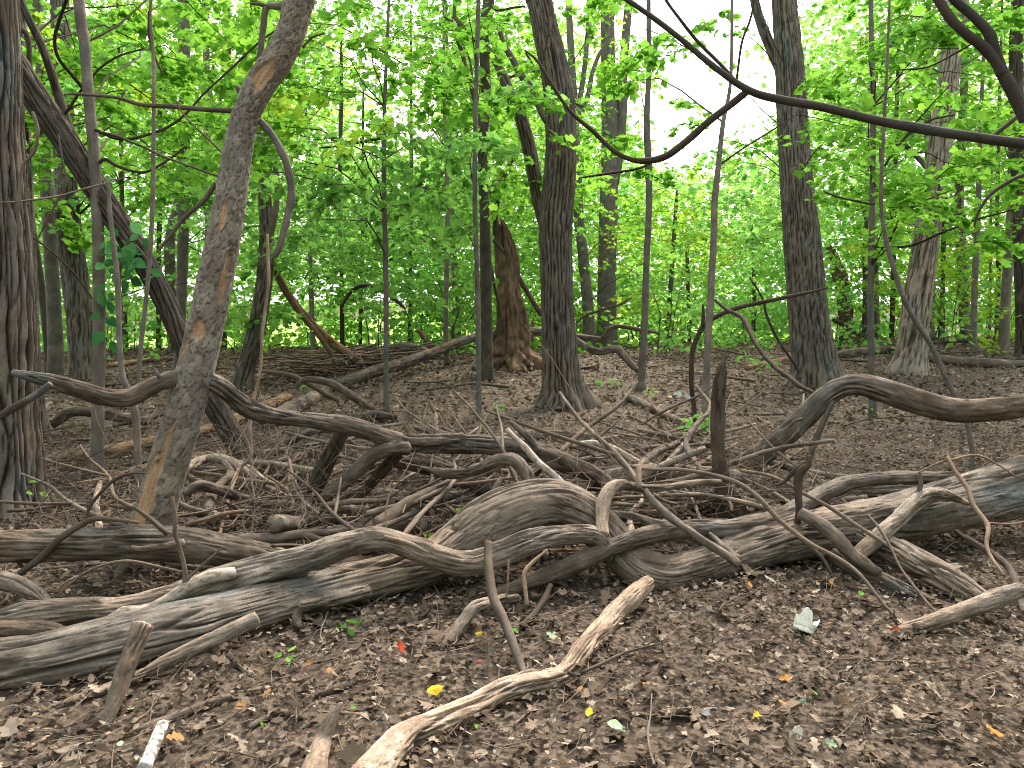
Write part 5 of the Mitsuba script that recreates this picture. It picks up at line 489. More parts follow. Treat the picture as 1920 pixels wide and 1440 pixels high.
('sapling', 'tree', 'thin dark pole standing far back among the background leaves', 'thin far poles in the background', 'smooth', 2, True, 0, 0, '-5702,27000,-74,85 -5702,27000,-24,81 -5679,27000,2729,72 -5677,27000,5340,72 -5563,27000,8239,63 -5537,27000,10239,45 -5512,27000,12239,33', [], 'd,-5.86,27.09,5.12,1.59,443,0,-5.68,27.00,5.34 d,-6.04,25.80,3.46,1.70,492,0,-5.68,27.00,2.73 d,-5.45,25.79,3.26,1.70,492,0,-5.68,27.00,2.73 m,-4.38,25.39,4.14,0.97,112,0,-5.68,27.00,2.73 d,-5.93,26.29,2.57,1.26,165,0,-5.68,27.00,2.73 d,-4.43,25.29,2.73,1.27,311,0,-5.68,27.00,2.73 m,-6.86,27.69,15.01,1.70,150,1,-5.51,27.00,12.24 m,-5.91,27.82,15.07,1.70,150,1,-5.51,27.00,12.24 m,-5.95,26.12,13.16,1.70,150,1,-5.51,27.00,12.24 m,-4.57,25.40,13.87,1.70,150,1,-5.51,27.00,12.24 m,-5.67,24.79,13.59,1.70,150,1,-5.51,27.00,12.24'),
('sapling', 'tree', 'thin dark pole standing far back among the background leaves', 'thin far poles in the background', 'smooth', 2, True, 0, 0, '-5297,28000,-153,68 -5297,28000,13,65 -5190,28000,2775,65 -5113,28000,4945,56 -5068,28000,6945,40 -5023,28000,8944,29', [], 'd,-4.77,28.66,4.89,1.65,470,0,-5.11,28.00,4.95 m,-6.13,27.15,14.74,1.70,150,1,-5.02,28.00,8.94 m,-3.93,25.96,14.16,1.70,150,1,-5.02,28.00,8.94 m,-4.31,24.58,13.49,1.70,150,1,-5.02,28.00,8.94 m,-5.71,27.89,15.10,1.70,150,1,-5.02,28.00,8.94 m,-4.69,27.75,15.04,1.70,150,1,-5.02,28.00,8.94'),
('sapling', 'tree', 'thin dark pole standing far back among the background leaves', 'thin far poles in the background', 'smooth', 2, True, 0, 0, '-3569,28000,-138,78 -3569,28000,13,74 -3497,28000,2775,65 -3433,28000,4945,65 -3423,28000,7259,56 -3403,28000,9259,40 -3382,28000,11259,29', [], 'm,-4.09,26.49,11.06,1.68,422,0,-3.38,28.00,11.26 d,-3.27,28.08,5.72,1.55,427,0,-3.43,28.00,4.95 d,-3.94,25.29,4.10,1.33,336,0,-3.50,28.00,2.77 m,-3.52,26.07,14.21,1.70,150,1,-3.38,28.00,11.26 m,-2.19,26.61,14.48,1.70,150,1,-3.38,28.00,11.26 m,-2.41,28.71,15.50,1.70,150,1,-3.38,28.00,11.26 m,-2.29,28.44,15.37,1.70,150,1,-3.38,28.00,11.26 m,-4.49,25.08,13.73,1.70,150,1,-3.38,28.00,11.26'),
('sapling', 'tree', 'thin dark pole standing far back among the background leaves', 'thin far poles in the background', 'smooth', 2, True, 0, 0, '5232,27000,65,85 5232,27000,156,81 5274,27000,1670,81 5349,27000,3255,72 5424,27000,4822,63 5430,27000,5022,45 5435,27000,5222,33', [], ''),
('sapling', 'tree', 'thin dark pole standing far back among the background leaves', 'thin far poles in the background', 'smooth', 2, True, 0, 0, '6186,28000,-38,78 6186,28000,199,74 6090,28000,2043,65 6017,28000,3683,65 6011,28000,3883,47 6006,28000,4083,34', [], ''),
('sapling', 'tree', 'thin dark pole standing far back among the background leaves', 'thin far poles in the background', 'smooth', 2, True, 0, 0, '8396,28000,-5,78 8396,28000,199,74 8378,28000,2043,65 8250,28000,3864,56 8245,28000,4064,40 8240,28000,4264,29', [], ''),
('sapling', 'tree', 'thin dark pole standing far back among the background leaves', 'thin far poles in the background', 'smooth', 2, True, 0, 0, '13225,28000,149,88 13225,28000,199,84 13177,28000,2409,84 13093,28000,4586,74 13039,28000,7259,74 13004,28000,9259,54 12970,28000,11259,39', [], 'm,13.09,29.39,4.66,1.52,362,0,13.09,28.00,4.59 m,13.94,27.44,14.88,1.70,150,1,12.97,28.00,11.26 m,12.26,28.72,15.51,1.70,150,1,12.97,28.00,11.26 m,10.93,26.82,14.58,1.70,150,1,12.97,28.00,11.26 m,13.40,27.88,15.10,1.70,150,1,12.97,28.00,11.26 m,13.30,27.29,14.81,1.70,150,1,12.97,28.00,11.26'),
('sapling', 'tree', 'thin dark pole standing far back among the background leaves', 'thin far poles in the background', 'smooth', 2, True, 0, 0, '14953,28000,149,88 14953,28000,199,84 14891,28000,2409,74 14831,28000,4225,74 14794,28000,6225,54 14757,28000,8225,39', [], 'm,13.90,27.77,8.74,1.70,429,0,14.76,28.00,8.22 y,14.54,28.76,2.63,1.70,408,0,14.89,28.00,2.41 m,15.07,28.54,2.57,1.70,429,0,14.89,28.00,2.41 m,15.22,26.34,14.35,1.70,150,1,14.76,28.00,8.22 m,14.75,26.40,14.38,1.70,150,1,14.76,28.00,8.22 m,13.48,28.63,15.47,1.70,150,1,14.76,28.00,8.22 m,13.90,27.25,14.79,1.70,150,1,14.76,28.00,8.22 m,15.49,26.31,14.33,1.70,150,1,14.76,28.00,8.22'),
('sapling', 'tree', 'thin dark pole standing far back among the background leaves', 'thin far poles in the background', 'smooth', 2, True, 0, 0, '16866,28000,149,78 16866,28000,199,74 16808,28000,2409,74 16640,28000,4586,65 16499,28000,8139,56 16434,28000,10138,40 16368,28000,12137,29', [], 'm,16.25,27.52,10.96,1.53,364,0,16.43,28.00,10.14 y,17.00,27.11,2.57,1.70,408,0,16.81,28.00,2.41 m,16.72,27.53,14.92,1.70,150,1,16.37,28.00,12.14 m,15.64,30.57,16.41,1.70,150,1,16.37,28.00,12.14 m,18.12,27.97,15.14,1.70,150,1,16.37,28.00,12.14 m,18.71,25.37,12.87,1.70,150,1,16.37,28.00,12.14 m,16.39,26.17,14.27,1.70,150,1,16.37,28.00,12.14'),
]
SHRUBS = 'l,-14.53,23.46,1.92,1.62,360 l,-10.14,20.58,1.94,1.23,235 l,-9.49,23.94,2.18,1.60,351 d,-9.22,27.13,1.73,1.57,435 d,-3.17,18.85,1.85,1.00,216 d,-2.80,24.17,1.70,1.40,362 m,-2.04,28.08,2.15,1.04,124 m,-1.02,23.77,1.82,1.52,359 d,-1.28,27.92,1.78,1.57,381 m,0.42,20.91,1.76,1.41,321 m,0.38,26.45,1.73,1.70,429 l,4.37,27.94,1.93,1.70,387 l,3.98,21.11,2.28,1.11,200 l,6.11,28.35,1.77,1.57,343 l,7.65,25.71,1.73,1.61,356 l,9.47,23.21,1.89,1.22,233 y,9.40,21.72,2.08,1.13,216 y,10.75,21.09,2.21,1.21,242 m,12.36,22.74,2.31,1.50,353 m,13.00,24.58,2.09,1.35,299 l,-12.35,20.01,1.61,1.22,231 l,-16.83,27.65,1.61,1.70,387 m,-15.34,27.23,0.65,1.39,193 l,-10.71,21.77,0.83,1.53,327 l,-14.01,27.50,1.31,1.70,387 m,-11.89,25.19,1.53,1.34,182 l,-8.38,22.20,1.10,1.24,237 l,-11.22,29.98,1.16,1.54,332 y,-7.95,23.42,0.48,1.20,238 y,-8.82,26.79,0.55,1.51,340 m,-7.93,25.33,0.74,1.30,173 m,-6.37,25.71,1.65,1.15,143 m,-5.96,29.26,1.17,1.55,226 m,-3.93,26.48,1.18,0.93,105 d,-1.21,17.78,1.41,1.00,216 d,-1.25,22.43,0.64,1.67,477 d,-1.56,22.35,1.47,1.52,412 m,-0.51,29.75,0.50,1.43,200 d,0.04,22.28,1.57,1.13,229 m,1.50,28.78,1.04,1.70,429 m,0.47,29.21,1.60,1.50,354 m,2.22,22.34,0.97,1.49,350 m,2.72,27.71,1.34,1.70,429 d,1.54,28.11,0.69,1.53,365 m,3.47,25.28,0.71,1.69,426 y,3.70,24.64,1.35,1.38,311 l,4.33,23.01,0.62,1.44,300 l,5.43,27.23,1.22,1.37,276 l,5.30,22.18,1.33,1.12,204 l,6.80,26.96,0.50,1.68,382 l,5.84,21.92,0.65,1.19,223 l,6.68,25.04,0.86,1.70,387 l,10.05,28.32,1.35,1.20,130 l,9.26,22.83,0.96,1.45,303 l,10.68,27.72,0.87,1.70,387 l,8.66,20.18,0.92,1.34,269 l,13.43,28.26,1.28,1.70,387 m,14.18,28.80,1.44,1.16,147 l,13.39,23.09,1.11,1.42,293 l,15.95,29.78,0.95,1.58,346 y,12.20,20.21,1.57,1.18,232 y,15.84,25.57,1.37,1.48,330'
FARTOP = ([-0.7, -0.5, -0.3, -0.22, -0.16, -0.1, -0.04, 0.05, 0.12, 0.18, 0.24, 0.3, 0.335, 0.4, 0.7], [16, 15, 15, 12, 8.5, 11, 14, 15, 12, 8.4, 7.4, 7.4, 11, 16, 17])
COLOUR_LEAVES = [('bright yellow leaf against the thin grey branch at the bottom', 'yellow', 'o', np.float64(-0.325), np.float64(2.92), 0.0, np.float64(0.072)), ('big pale mint-green leaf at the bottom right of centre', 'mint', 'o', np.float64(0.336), np.float64(2.72), 0.0, np.float64(0.071)), ('small green leaf at the bottom centre under the bleached branch', 'green', 'm', np.float64(-0.125), np.float64(2.68), 0.0, np.float64(0.036)), ('red and tan leaf on the litter left of the upright dark stick', 'red', 'm', np.float64(-0.455), np.float64(3.24), 0.0, np.float64(0.062)), ('tiny red leaf on the litter just left of the upright dark stick', 'red', 'o', np.float64(-0.139), np.float64(3.18), 0.0, np.float64(0.025)), ('orange curled leaf at right, above the pair of green leaves', 'orange', 'o', np.float64(1.11), np.float64(3.06), 0.0, np.float64(0.055)), ('golden leaf left of the pair of green leaves at right', 'tan', 'm', np.float64(0.998), np.float64(2.88), 0.0, np.float64(0.052)), ('golden orange leaf at the bottom right, beside the white shard', 'yellow', 'm', np.float64(0.868), np.float64(2.76), 0.0, np.float64(0.053)), ('orange peeling leaf at the bottom right corner', 'orange', 'k', np.float64(1.669), np.float64(2.7), 0.0, np.float64(0.067)), ('small bright green leaf, upper one of the pair at right', 'green', 'm', np.float64(1.152), np.float64(2.94), 0.0, np.float64(0.027)), ('dull green leaf, lower one of the pair at right', 'teal', 'o', np.float64(1.098), np.float64(2.86), 0.0, np.float64(0.045)), ('upright green leaf near the slanting weathered log at right', 'green', 'o', np.float64(1.804), np.float64(4.0), 0.0, np.float64(0.059)), ('vivid red-orange leaf at the tip of the splintered branch on the right', 'red', 'm', np.float64(1.786), np.float64(3.56), 0.0, np.float64(0.044)), ('tan curled leaf at lower left above the birch stick', 'tan', 'o', np.float64(-0.999), np.float64(2.76), 0.0, np.float64(0.05)), ('tan crumpled leaf left of the reddish sliver of wood', 'tan', 'm', np.float64(-0.908), np.float64(2.9), 0.0, np.float64(0.043)), ('rusty leaf just above the pinkish chip of wood', 'tan', 'm', np.float64(-0.837), np.float64(3.1), 0.0, np.float64(0.042)), ('rust-brown leaf right of the rusty leaf, near the wood chip', 'orange', 'o', np.float64(-0.725), np.float64(3.08), 0.0, np.float64(0.031)), ('big brown-orange curled leaf right of the birch stick', 'tan', 'm', np.float64(-1.169), np.float64(2.58), 0.0, np.float64(0.067)), ('golden leaf on the ground behind the smooth thick log', 'yellow', 'm', np.float64(-1.692), np.float64(5.06), 0.0, np.float64(0.046)), ('pale yellow leaf on the shaded litter left of the dark stick', 'yellow', 'o', np.float64(-0.166), np.float64(3.44), 0.0, np.float64(0.039)), ('green heart-shaped leaf beside the upright dark stick', 'green', 'm', np.float64(-0.012), np.float64(3.5), 0.0, np.float64(0.047)), ('pale green leaf lying in the shade below the long log', 'mint', 'm', np.float64(0.153), np.float64(3.46), 0.0, np.float64(0.059)), ('yellow leaf on the litter right of the bleached branch', 'yellow', 'o', np.float64(0.289), np.float64(2.84), 0.0, np.float64(0.045)), ('orange oval leaf right of the thin dark branch', 'orange', 'o', np.float64(0.509), np.float64(3.02), 0.0, np.float64(0.037)), ('orange leaf right of the bleached branch bend', 'orange', 'o', np.float64(0.275), np.float64(3.0), 0.0, np.float64(0.03)), ('pale green leaf at the bottom edge right of centre', 'mint', 'm', np.float64(1.084), np.float64(2.54), 0.0, np.float64(0.043)), ('tiny green leaf at lower left centre', 'green', 'm', np.float64(-0.872), np.float64(2.66), 0.0, np.float64(0.021)), ('blue-green leaf in the middle of the pile, left of the hump', 'teal', 'o', np.float64(-0.757), np.float64(6.4), 0.0, np.float64(0.108)), ('grey-white upturned leaf under the long log at right', 'white', 'm', np.float64(1.35), np.float64(4.18), 0.0, np.float64(0.08)), ('brown-orange leaf below the white twisted twig', 'orange', 'o', np.float64(1.678), np.float64(4.14), 0.0, np.float64(0.037)), ('orange mushroom-coloured leaf in the hollow right of the elbow branch', 'orange', 'm', np.float64(1.437), np.float64(5.7), 0.0, np.float64(0.084)), ('pale leaf hanging low beneath the right fork of the logs', 'white', 'o', np.float64(2.027), np.float64(4.4), 0.0, np.float64(0.045)), ('small green leaf near the yellow leaf at the bottom', 'green', 'o', np.float64(-0.565), np.float64(2.78), 0.0, np.float64(0.031)), ('orange-red curled leaf high in the litter at the right', 'orange', 'o', np.float64(1.237), np.float64(4.02), 0.0, np.float64(0.041)), ('pale round leaf at the bottom edge, left of the antler branch', 'mint', 'o', np.float64(-1.298), np.float64(2.54), 0.0, np.float64(0.04))]
SEEDLINGS = [('bright green seedling at the foot of the left edge tree', np.float64(-3.571), np.float64(5.74), 0, 0.3, 9, 0.085, 'l', 0.6), ('tiny seedling right of the thin knotted sapling at centre', np.float64(-0.169), np.float64(10.08), 0, 0.13, 6, 0.08, 'l', 0.7), ('bright seedling at the foot of the big centre tree', np.float64(0.5), np.float64(11.0), 0, 0.16, 7, 0.09, 'l', 0.7), ('lush green seedling growing out of the pile left of the dark snag', np.float64(1.681), np.float64(7.34), 0.12, 0.3, 20, 0.085, 'l', 0.85), ('tall bright seedling at the foot of the big dark tree', np.float64(4.7), np.float64(14.68), 0, 0.55, 16, 0.14, 'l', 0.5), ('small seedling in the leaves beneath the arched log', np.float64(2.341), np.float64(7.0), 0, 0.12, 7, 0.07, 'l', 0.9), ('small seedling left of the pale centre sapling foot', np.float64(1.315), np.float64(12.96), 0, 0.15, 6, 0.1, 'l', 0.8), ('second small seedling just left of the grey centre sapling', np.float64(1.712), np.float64(13.36), 0, 0.15, 6, 0.1, 'l', 0.8), ('small seedling just right of the grey centre sapling', np.float64(2.122), np.float64(12.36), 0, 0.15, 6, 0.1, 'l', 0.8), ('green seedling below the fallen trunk left of centre', np.float64(-2.004), np.float64(15.44), 0, 0.22, 12, 0.14, 'l', 1.1), ('pale green seedling on the crest left of the stump', np.float64(-0.88), np.float64(16.54), 0, 0.22, 9, 0.14, 'l', 1.0), ('mossy green sprout at the foot of the spotted sapling', np.float64(4.83), np.float64(10.7), 0, 0.2, 14, 0.05, 'l', 0.5), ('small seedling on shaded litter at lower left of centre', np.float64(-0.95), np.float64(3.22), 0, 0.05, 5, 0.045, 'l', 1.3), ('tiny seedling in the dark shade under the long log', np.float64(-0.759), np.float64(3.56), 0, 0.05, 6, 0.045, 'd', 1.2), ('green sprout beside the mossy hump of the long log', np.float64(-0.309), np.float64(5.18), 0.05, 0.06, 5, 0.07, 'l', 1.6), ('tall leafy seedling before the far trunks at right', np.float64(9.826), np.float64(17.8), 0, 0.95, 18, 0.17, 'l', 0.35), ('spindly seedling in the dark hollow behind the elbow branch', np.float64(0.827), np.float64(5.3), 0, 0.16, 5, 0.05, 'l', 0.5), ('seedling among the litter left of the fallen trunk low end', np.float64(-3.276), np.float64(12.74), 0, 0.2, 8, 0.11, 'l', 0.9), ('green herb clump on the crest right of the grey sapling', np.float64(4.103), np.float64(20.44), 0, 0.45, 18, 0.17, 'l', 0.8), ('low green herb at the crest right of the first clump', np.float64(4.435), np.float64(19.62), 0, 0.35, 14, 0.16, 'l', 0.9), ('low green herb before the big dark tree', np.float64(5.125), np.float64(17.7), 0, 0.3, 12, 0.14, 'l', 0.9), ('pale herb at the crest between the left tree and the leaning tree', np.float64(-9.358), np.float64(20.84), 0, 0.35, 10, 0.16, 'l', 0.8)]
VINE = ('-3324,6900,1362,11 -3338,6900,1634,11 -3318,6900,1859,11 -3256,6900,2016,9 -3160,6900,1949,9 -3062,6900,1814,7', '-3335,6971,2054 -3107,6767,1858 -3414,6803,2019 -3283,7102,1910 -3313,6961,1692 -3256,7033,1966 -3259,7169,1817 -3503,7240,1863 -3242,6924,1926 -3465,7188,1901 -3176,6832,1903 -3406,6885,1597 -3289,6988,1972 -3457,7196,1908 -3378,6948,1840 -3231,7024,2002 -3294,6743,2124 -3373,6902,2052 -3186,7025,2065 -3199,6800,1994 -3218,6895,1851 -3210,6738,1904 -3417,7234,1892 -3448,6964,2027 -3362,6951,1968 -3363,7021,1924 -3309,6588,1826 -3052,6852,1793 -3203,7021,1938 -3206,6952,1871 -3190,6891,1935 -3520,7207,2167 -3221,7016,2097 -3193,6819,2179 -3400,7129,1700 -3218,7114,1882 -3495,7071,1840 -3566,7199,1894 -3021,6842,1728 -3394,7153,1991 -3260,6696,2024 -3226,6860,1851 -3486,7172,1948 -3469,6991,1918 -3317,7091,1756 -3354,7141,1730 -3170,6768,1870 -3186,6775,1996 -3418,6815,1370 -3478,6905,1402 -3492,7087,1759 -3468,6807,1427 -3394,6676,1273 -3707,7178,1217 -3325,6873,1366 -3541,6931,1594 -3510,7041,1518 -3436,6857,1670 -3408,6957,1701 -3353,6817,1745 -3474,6977,1793 -3502,6918,1588 -3558,7130,1173 -3486,7062,1395')
MOSS = (-0.316, 4.300, 0.199, 0.060)
MOSSKEY = 'fallen_log'
CUP = (1.358, 3.620)
SCRAPS = [('plastic_shard', 'small white curved shard on the leaves at the bottom right', np.float64(0.992), np.float64(2.68), 0, np.float64(0.064), np.float64(0.046), (0.72, 0.7, 0.64), 3), ('white_scrap', 'small white scrap wrapped on the pale forked branch at bottom right', np.float64(0.711), np.float64(2.82), 0.02, np.float64(0.041), np.float64(0.026), (0.66, 0.66, 0.7), 5), ('pale_bottle_scrap', 'pale greenish plastic scrap on the far floor right of centre', np.float64(2.601), np.float64(12.56), 0, np.float64(0.167), np.float64(0.083), (0.55, 0.66, 0.6), 7), ('blue_scrap', 'bluish plastic scrap on the far floor right of centre', np.float64(2.674), np.float64(12.2), 0, np.float64(0.146), np.float64(0.097), (0.5, 0.52, 0.66), 8), ('lilac_scrap', 'pale lilac plastic piece caught under the pile at centre', np.float64(0.767), np.float64(7.6), 0.1, np.float64(0.131), np.float64(0.061), (0.55, 0.57, 0.72), 9)]
# ---------------------------------------------------------------- the ground, one sheet to the horizon
def axis(a, b, n, k):
    u = np.linspace(-1, 1, n)
    return a + b * np.sinh(k * u) / math.sinh(k)
gx, gy = axis(0, 320, 270, 5.2), axis(5.0, 330, 310, 5.0)
X, Y = np.meshgrid(gx, gy, indexing='ij')
Z = ground_z(X, Y)
fine = np.clip(1.3 - np.hypot(X, Y) / 16, 0, 1)
Z = Z + fine * (0.03 * (meshkit.fbm(np.stack([X, Y, 0 * X], -1) / 0.16, 3, 8) - 0.5))
ii, jj = np.meshgrid(np.arange(len(gx) - 1), np.arange(len(gy) - 1), indexing='ij')
a0 = ii * len(gy) + jj
GF = np.vstack([np.stack([a0, a0 + len(gy), a0 + len(gy) + 1], -1).reshape(-1, 3), np.stack([a0, a0 + len(gy) + 1, a0 + 1], -1).reshape(-1, 3)])
scene['forest_floor'] = mikit.ply((np.stack([X, Y, Z], -1).reshape(-1, 3), GF), 'soil', smooth=True)
labels['forest_floor'] = {'label': 'dark brown forest floor soil under the leaf litter', 'category': 'ground', 'kind': 'structure'}
# ---------------------------------------------------------------- trees, logs and branches
seed = 0
for (name, cat, label, group, style, tone, foot, jag, peel, pts, parts, crown) in CURVES:
    seed += 1
    key = key_for(name)
    m = wood(parse(pts), style, tone, foot, jag, peel, seed)
    tag(key, label, cat, group)
    istree = foot and name in ('tree', 'sapling', 'leaning_tree', 'dead_tree', 'dead_sapling', 'broken_stump', 'snag')
    if parts or crown or istree:
        put(key + ('__trunk' if istree else '__stem'), m)
    else:
        put(key, m)
    for (pn, ps, pp) in parts:
        seed += 1
        put(key_for(key + '__' + pn), wood(parse(pp), ps, tone, False, 0, 0, seed))
    if crown:
        r = np.random.default_rng(1000 + seed)
        ms, tw = [], []
        for row in crown.split():
            t_, *v = row.split(',')
            x, y, z, R, n, big, sx, sy, sz = (float(q) for q in v)
            far = math.hypot(x, y)
            tpl = DIAM if big else MAPLE if far < 10 else MAPLE_LO
            mm, tt = bough((x, y, z), R, int(n), t_, tpl, 0.24 if big else (0.122 if far < 14 else 0.130), (x - sx + 1e-3, y - sy), r)
            ms.append(mm)
            if not big: tw += tt
            if sz > -5 and not big:
                a_, b_ = np.array([sx, sy, sz]), np.array([x, y, z])
                dl = math.dist(a_, b_)
                rr = 0.008 + 0.0025 * min(4, dl)
                rows_ = []
                kink = np.cumsum(r.normal(size=(7, 3)), axis=0) * 0.035 * dl
                for q in range(7):
                    f_ = q / 6
                    pt = a_ + (b_ - a_) * f_ + kink[q] * math.sin(math.pi * f_) + np.array([0, 0, 0.16 * dl * math.sin(math.pi * f_)])
                    rows_.append([*pt, rr * (1 - 0.75 * f_)])
                tw.append(np.array(rows_))
        put(key + '__crown', join(ms), 'leaf_green', False)
        labels[key + '__crown'] = {'label': 'green maple leaves of this tree', 'kind': 'stuff'}
        if tw:
            put(key + '__twig', thin(tw, (2,)))
            labels[key + '__twig'] = {'label': 'thin dark twigs carrying the leaves', 'kind': 'stuff'}
# ---------------------------------------------------------------- shrubs beyond the crest
for row in SHRUBS.split():
    t_, *v = row.split(',')
    x, y, z, R, n = (float(q) for q in v)
    key = key_for('understory_shrub')
    r = np.random.default_rng(int(abs(x) * 100 + y * 10))
    m, tw = bough((x, y, z), R, int(n), t_, MAPLE_LO, 0.12 if y < 24 else 0.15, (0.5, -1), r)
    put(key + '__foliage', m, 'leaf_green', False)
    labels[key + '__foliage'] = {'label': 'leaves of the shrub', 'kind': 'stuff'}
    g = float(ground_z(x, y))
    st = [np.array([[x + 0.15 * q, y, g - 0.05, 0.02], [x + 0.1 * q + r.normal() * 0.1, y, (g + z) / 2, 0.015], [x + R * 0.5 * q, y, z + 0.2 * R, 0.006]]) for q in (-1, 0.3, 1)]
    put(key + '__stem', thin(st + tw, (2,)))
    labels[key + '__stem'] = {'label': 'thin stems of the shrub', 'kind': 'stuff'}
    lab = {'m': 'green leafy shrub among those growing beyond the bare forest floor', 'd': 'darker green leafy shrub growing beyond the floor behind the stump', 'y': 'yellow-green leafy shrub growing beyond the bare forest floor', 'l': 'pale bright green shrub growing beyond the bare forest floor'}[t_]
    tag(key, lab, 'shrub', {'m': 'green shrubs', 'd': 'dark green shrubs', 'y': 'yellow-green shrubs', 'l': 'pale green shrubs'}[t_] + ' beyond the bare floor')
# ---------------------------------------------------------------- the far wood across the clearing
r = np.random.default_rng(5)
n = 150000
fy = r.uniform(31, 47, n)
fx = r.uniform(-0.8, 0.8, n) * fy
top = np.interp(fx / fy, FARTOP[0], FARTOP[1]) * (0.75 + 0.5 * meshkit.noise(np.stack([fx / 3, fy / 3, 0 * fx], -1), 3))
fz = ground_z(fx, fy) + r.random(n) ** 1.25 * top
clump = meshkit.fbm(np.stack([fx / 1.8, fy / 1.8, fz / 1.1], -1), 3, 4)
glow = np.interp(fx / fy, [-0.6, -0.44, -0.38, -0.30, -0.2, -0.155, -0.12, 0.2, 0.6], [0, 0.05, 0.07, 0.02, 0, 0.09, 0, 0.02, 0.03]) * (fz < 5.5) + 0.085 * smooth(5.0, 2.5, fz - ground_z(fx, fy))
keep = clump > 0.39 + glow + 0.06 * r.random(n)
fx, fy, fz, clump = fx[keep], fy[keep], fz[keep], clump[keep]
hue = meshkit.noise(np.stack([fx / 4, fy / 4, fz / 3], -1), 9)[:, None]
col = (1 - hue) * np.array([0.17, 0.42, 0.11]) + hue * np.array([0.38, 0.57, 0.11])
col = col * (0.7 + 0.6 * r.random((len(fx), 1)))
nr = 30000  # unseen leaf ring beside and behind the camera, added to cut low sky light
ra, rd_ = r.uniform(math.radians(55), math.radians(305), nr), r.uniform(13, 24, nr)
rx, ry = np.sin(ra) * rd_, np.cos(ra) * rd_
rz = ground_z(rx, ry) + 0.3 + 12.5 * r.random(nr)
ring = leaves(DIAM, np.stack([rx, ry, rz], -1), np.array([0, 0, 0.7]) + r.normal(size=(nr, 3)), r.normal(size=(nr, 3)), 0.45 + 0.3 * r.random(nr), np.array([[0.08, 0.24, 0.04]]) * (0.7 + 0.6 * r.random((nr, 1))), 0.3, r)
main_ = (leaves(DIAM, np.stack([fx, fy, fz], -1), np.array([0, 0, 1.0]) + 0.6 * r.normal(size=(len(fx), 3)), r.normal(size=(len(fx), 3)), 0.25 + 0.20 * r.random(len(fx)), col, 0.3, r))
put('far_wood', join([main_, ring]), 'leaf_green', False)
tag('far_wood', 'mass of bright green far foliage between the trunks, plus unseen shading leaves added behind', 'foliage', kind='stuff')
# ---------------------------------------------------------------- leaf litter
BROWN = np.array([(0.168, 0.136, 0.108), (0.112, 0.087, 0.067), (0.240, 0.202, 0.166), (0.080, 0.062, 0.048), (0.148, 0.115, 0.092), (0.055, 0.044, 0.035), (0.29, 0.245, 0.20)])
WT = np.array([0.22, 0.22, 0.10, 0.20, 0.14, 0.09, 0.03])
def litter(n, y0, y1, r, pw=1.0):
    y = y0 + (y1 - y0) * r.random(n) ** pw
    x = (r.random(n) * 2 - 1) * (0.70 * y + 0.5)
    return x, y
def litter_leaves(x, y, size, tpl, r, curl, lift):
    n = len(x)
    e = 0.05
    gz = ground_z(x, y)
    gn = np.stack([-(ground_z(x + e, y) - gz) / e, -(ground_z(x, y + e) - gz) / e, np.ones(n)], -1)
    pos = np.stack([x, y, gz + 0.012 + lift * r.random(n)], -1)
    nor = unit(gn) + r.normal(size=(n, 3)) * np.array([0.36, 0.36, 0.05])
    az = r.random(n) * 6.283
    col = BROWN[r.choice(len(BROWN), n, p=WT)] * (0.48 + 0.66 * r.random((n, 1)))
    return leaves(tpl, pos, nor, np.stack([np.cos(az), np.sin(az), 0 * az], -1), size, col, curl, r)
r = np.random.default_rng(21)
x, y = litter(24000, 2.0, 10.0, r, 0.8)
half = len(x) // 2
mA = litter_leaves(x[:half], y[:half], 0.030 + 0.040 * r.random(half), OAK, r, 0.75, 0.035)
mB = litter_leaves(x[half:], y[half:], 0.020 + 0.035 * r.random(len(x) - half), OVAL, r, 0.9, 0.03)
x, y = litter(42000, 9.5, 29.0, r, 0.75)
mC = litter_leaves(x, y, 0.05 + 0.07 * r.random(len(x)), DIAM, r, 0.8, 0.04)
mC = (mC[0], mC[1], mC[2] * 1.18)  # farther litter painted lighter, standing in for the brighter light on it
x, y = litter(34000, 2.0, 9.0, r, 0.8)                       # crumbs: broken bits of leaf
mD = litter_leaves(x, y, 0.015 + 0.025 * r.random(len(x)), DIAM, r, 0.6, 0.035)
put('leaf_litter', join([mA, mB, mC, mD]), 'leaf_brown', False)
tag('leaf_litter', 'brown dead leaf litter covering the forest floor', 'leaf litter', kind='stuff')
r = np.random.default_rng(22)
x, y = litter(300, 2.35, 5.2, r, 0.9)
for i in range(300):                                         # the nearest fallen leaves one by one
    put(key_for('fallen_leaf'), litter_leaves(x[i:i + 1], y[i:i + 1], np.array([0.06 + 0.04 * r.random()]), OAK if r.random() < 0.75 else MAPLE, r, 0.45, 0.05), 'leaf_brown', False)
for k in [k for k in scene if k.startswith('fallen_leaf')]:
    tag(k, 'brown dead leaf lying on top of the near leaf litter', 'leaf', 'brown dead leaves on the near forest floor')
LC = {'yellow': (0.46, 0.34, 0.04), 'red': (0.36, 0.06, 0.03), 'orange': (0.42, 0.20, 0.06), 'green': (0.12, 0.27, 0.05), 'mint': (0.30, 0.42, 0.28), 'tan': (0.32, 0.19, 0.09), 'white': (0.40, 0.40, 0.35), 'teal': (0.11, 0.21, 0.16)}
for (lab, colr, shp, x, y, dz, size) in COLOUR_LEAVES:
    z = float(ground_z(x, y)) + 0.055 + dz
    k = key_for('coloured_leaf')
    put(k, leaves({'o': OVAL, 'm': OAK, 'k': OAK}[shp], np.array([[x, y, z]]), np.array([[r.normal() * 0.15, -0.35, 1.0]]), np.array([[math.cos(x * 37), math.sin(x * 37), 0]]), np.array([size]), np.array([LC[colr]]) * (0.62 + 0.3 * r.random()), 0.75, r), 'leaf_brown', False)
    tag(k, lab, 'leaf')
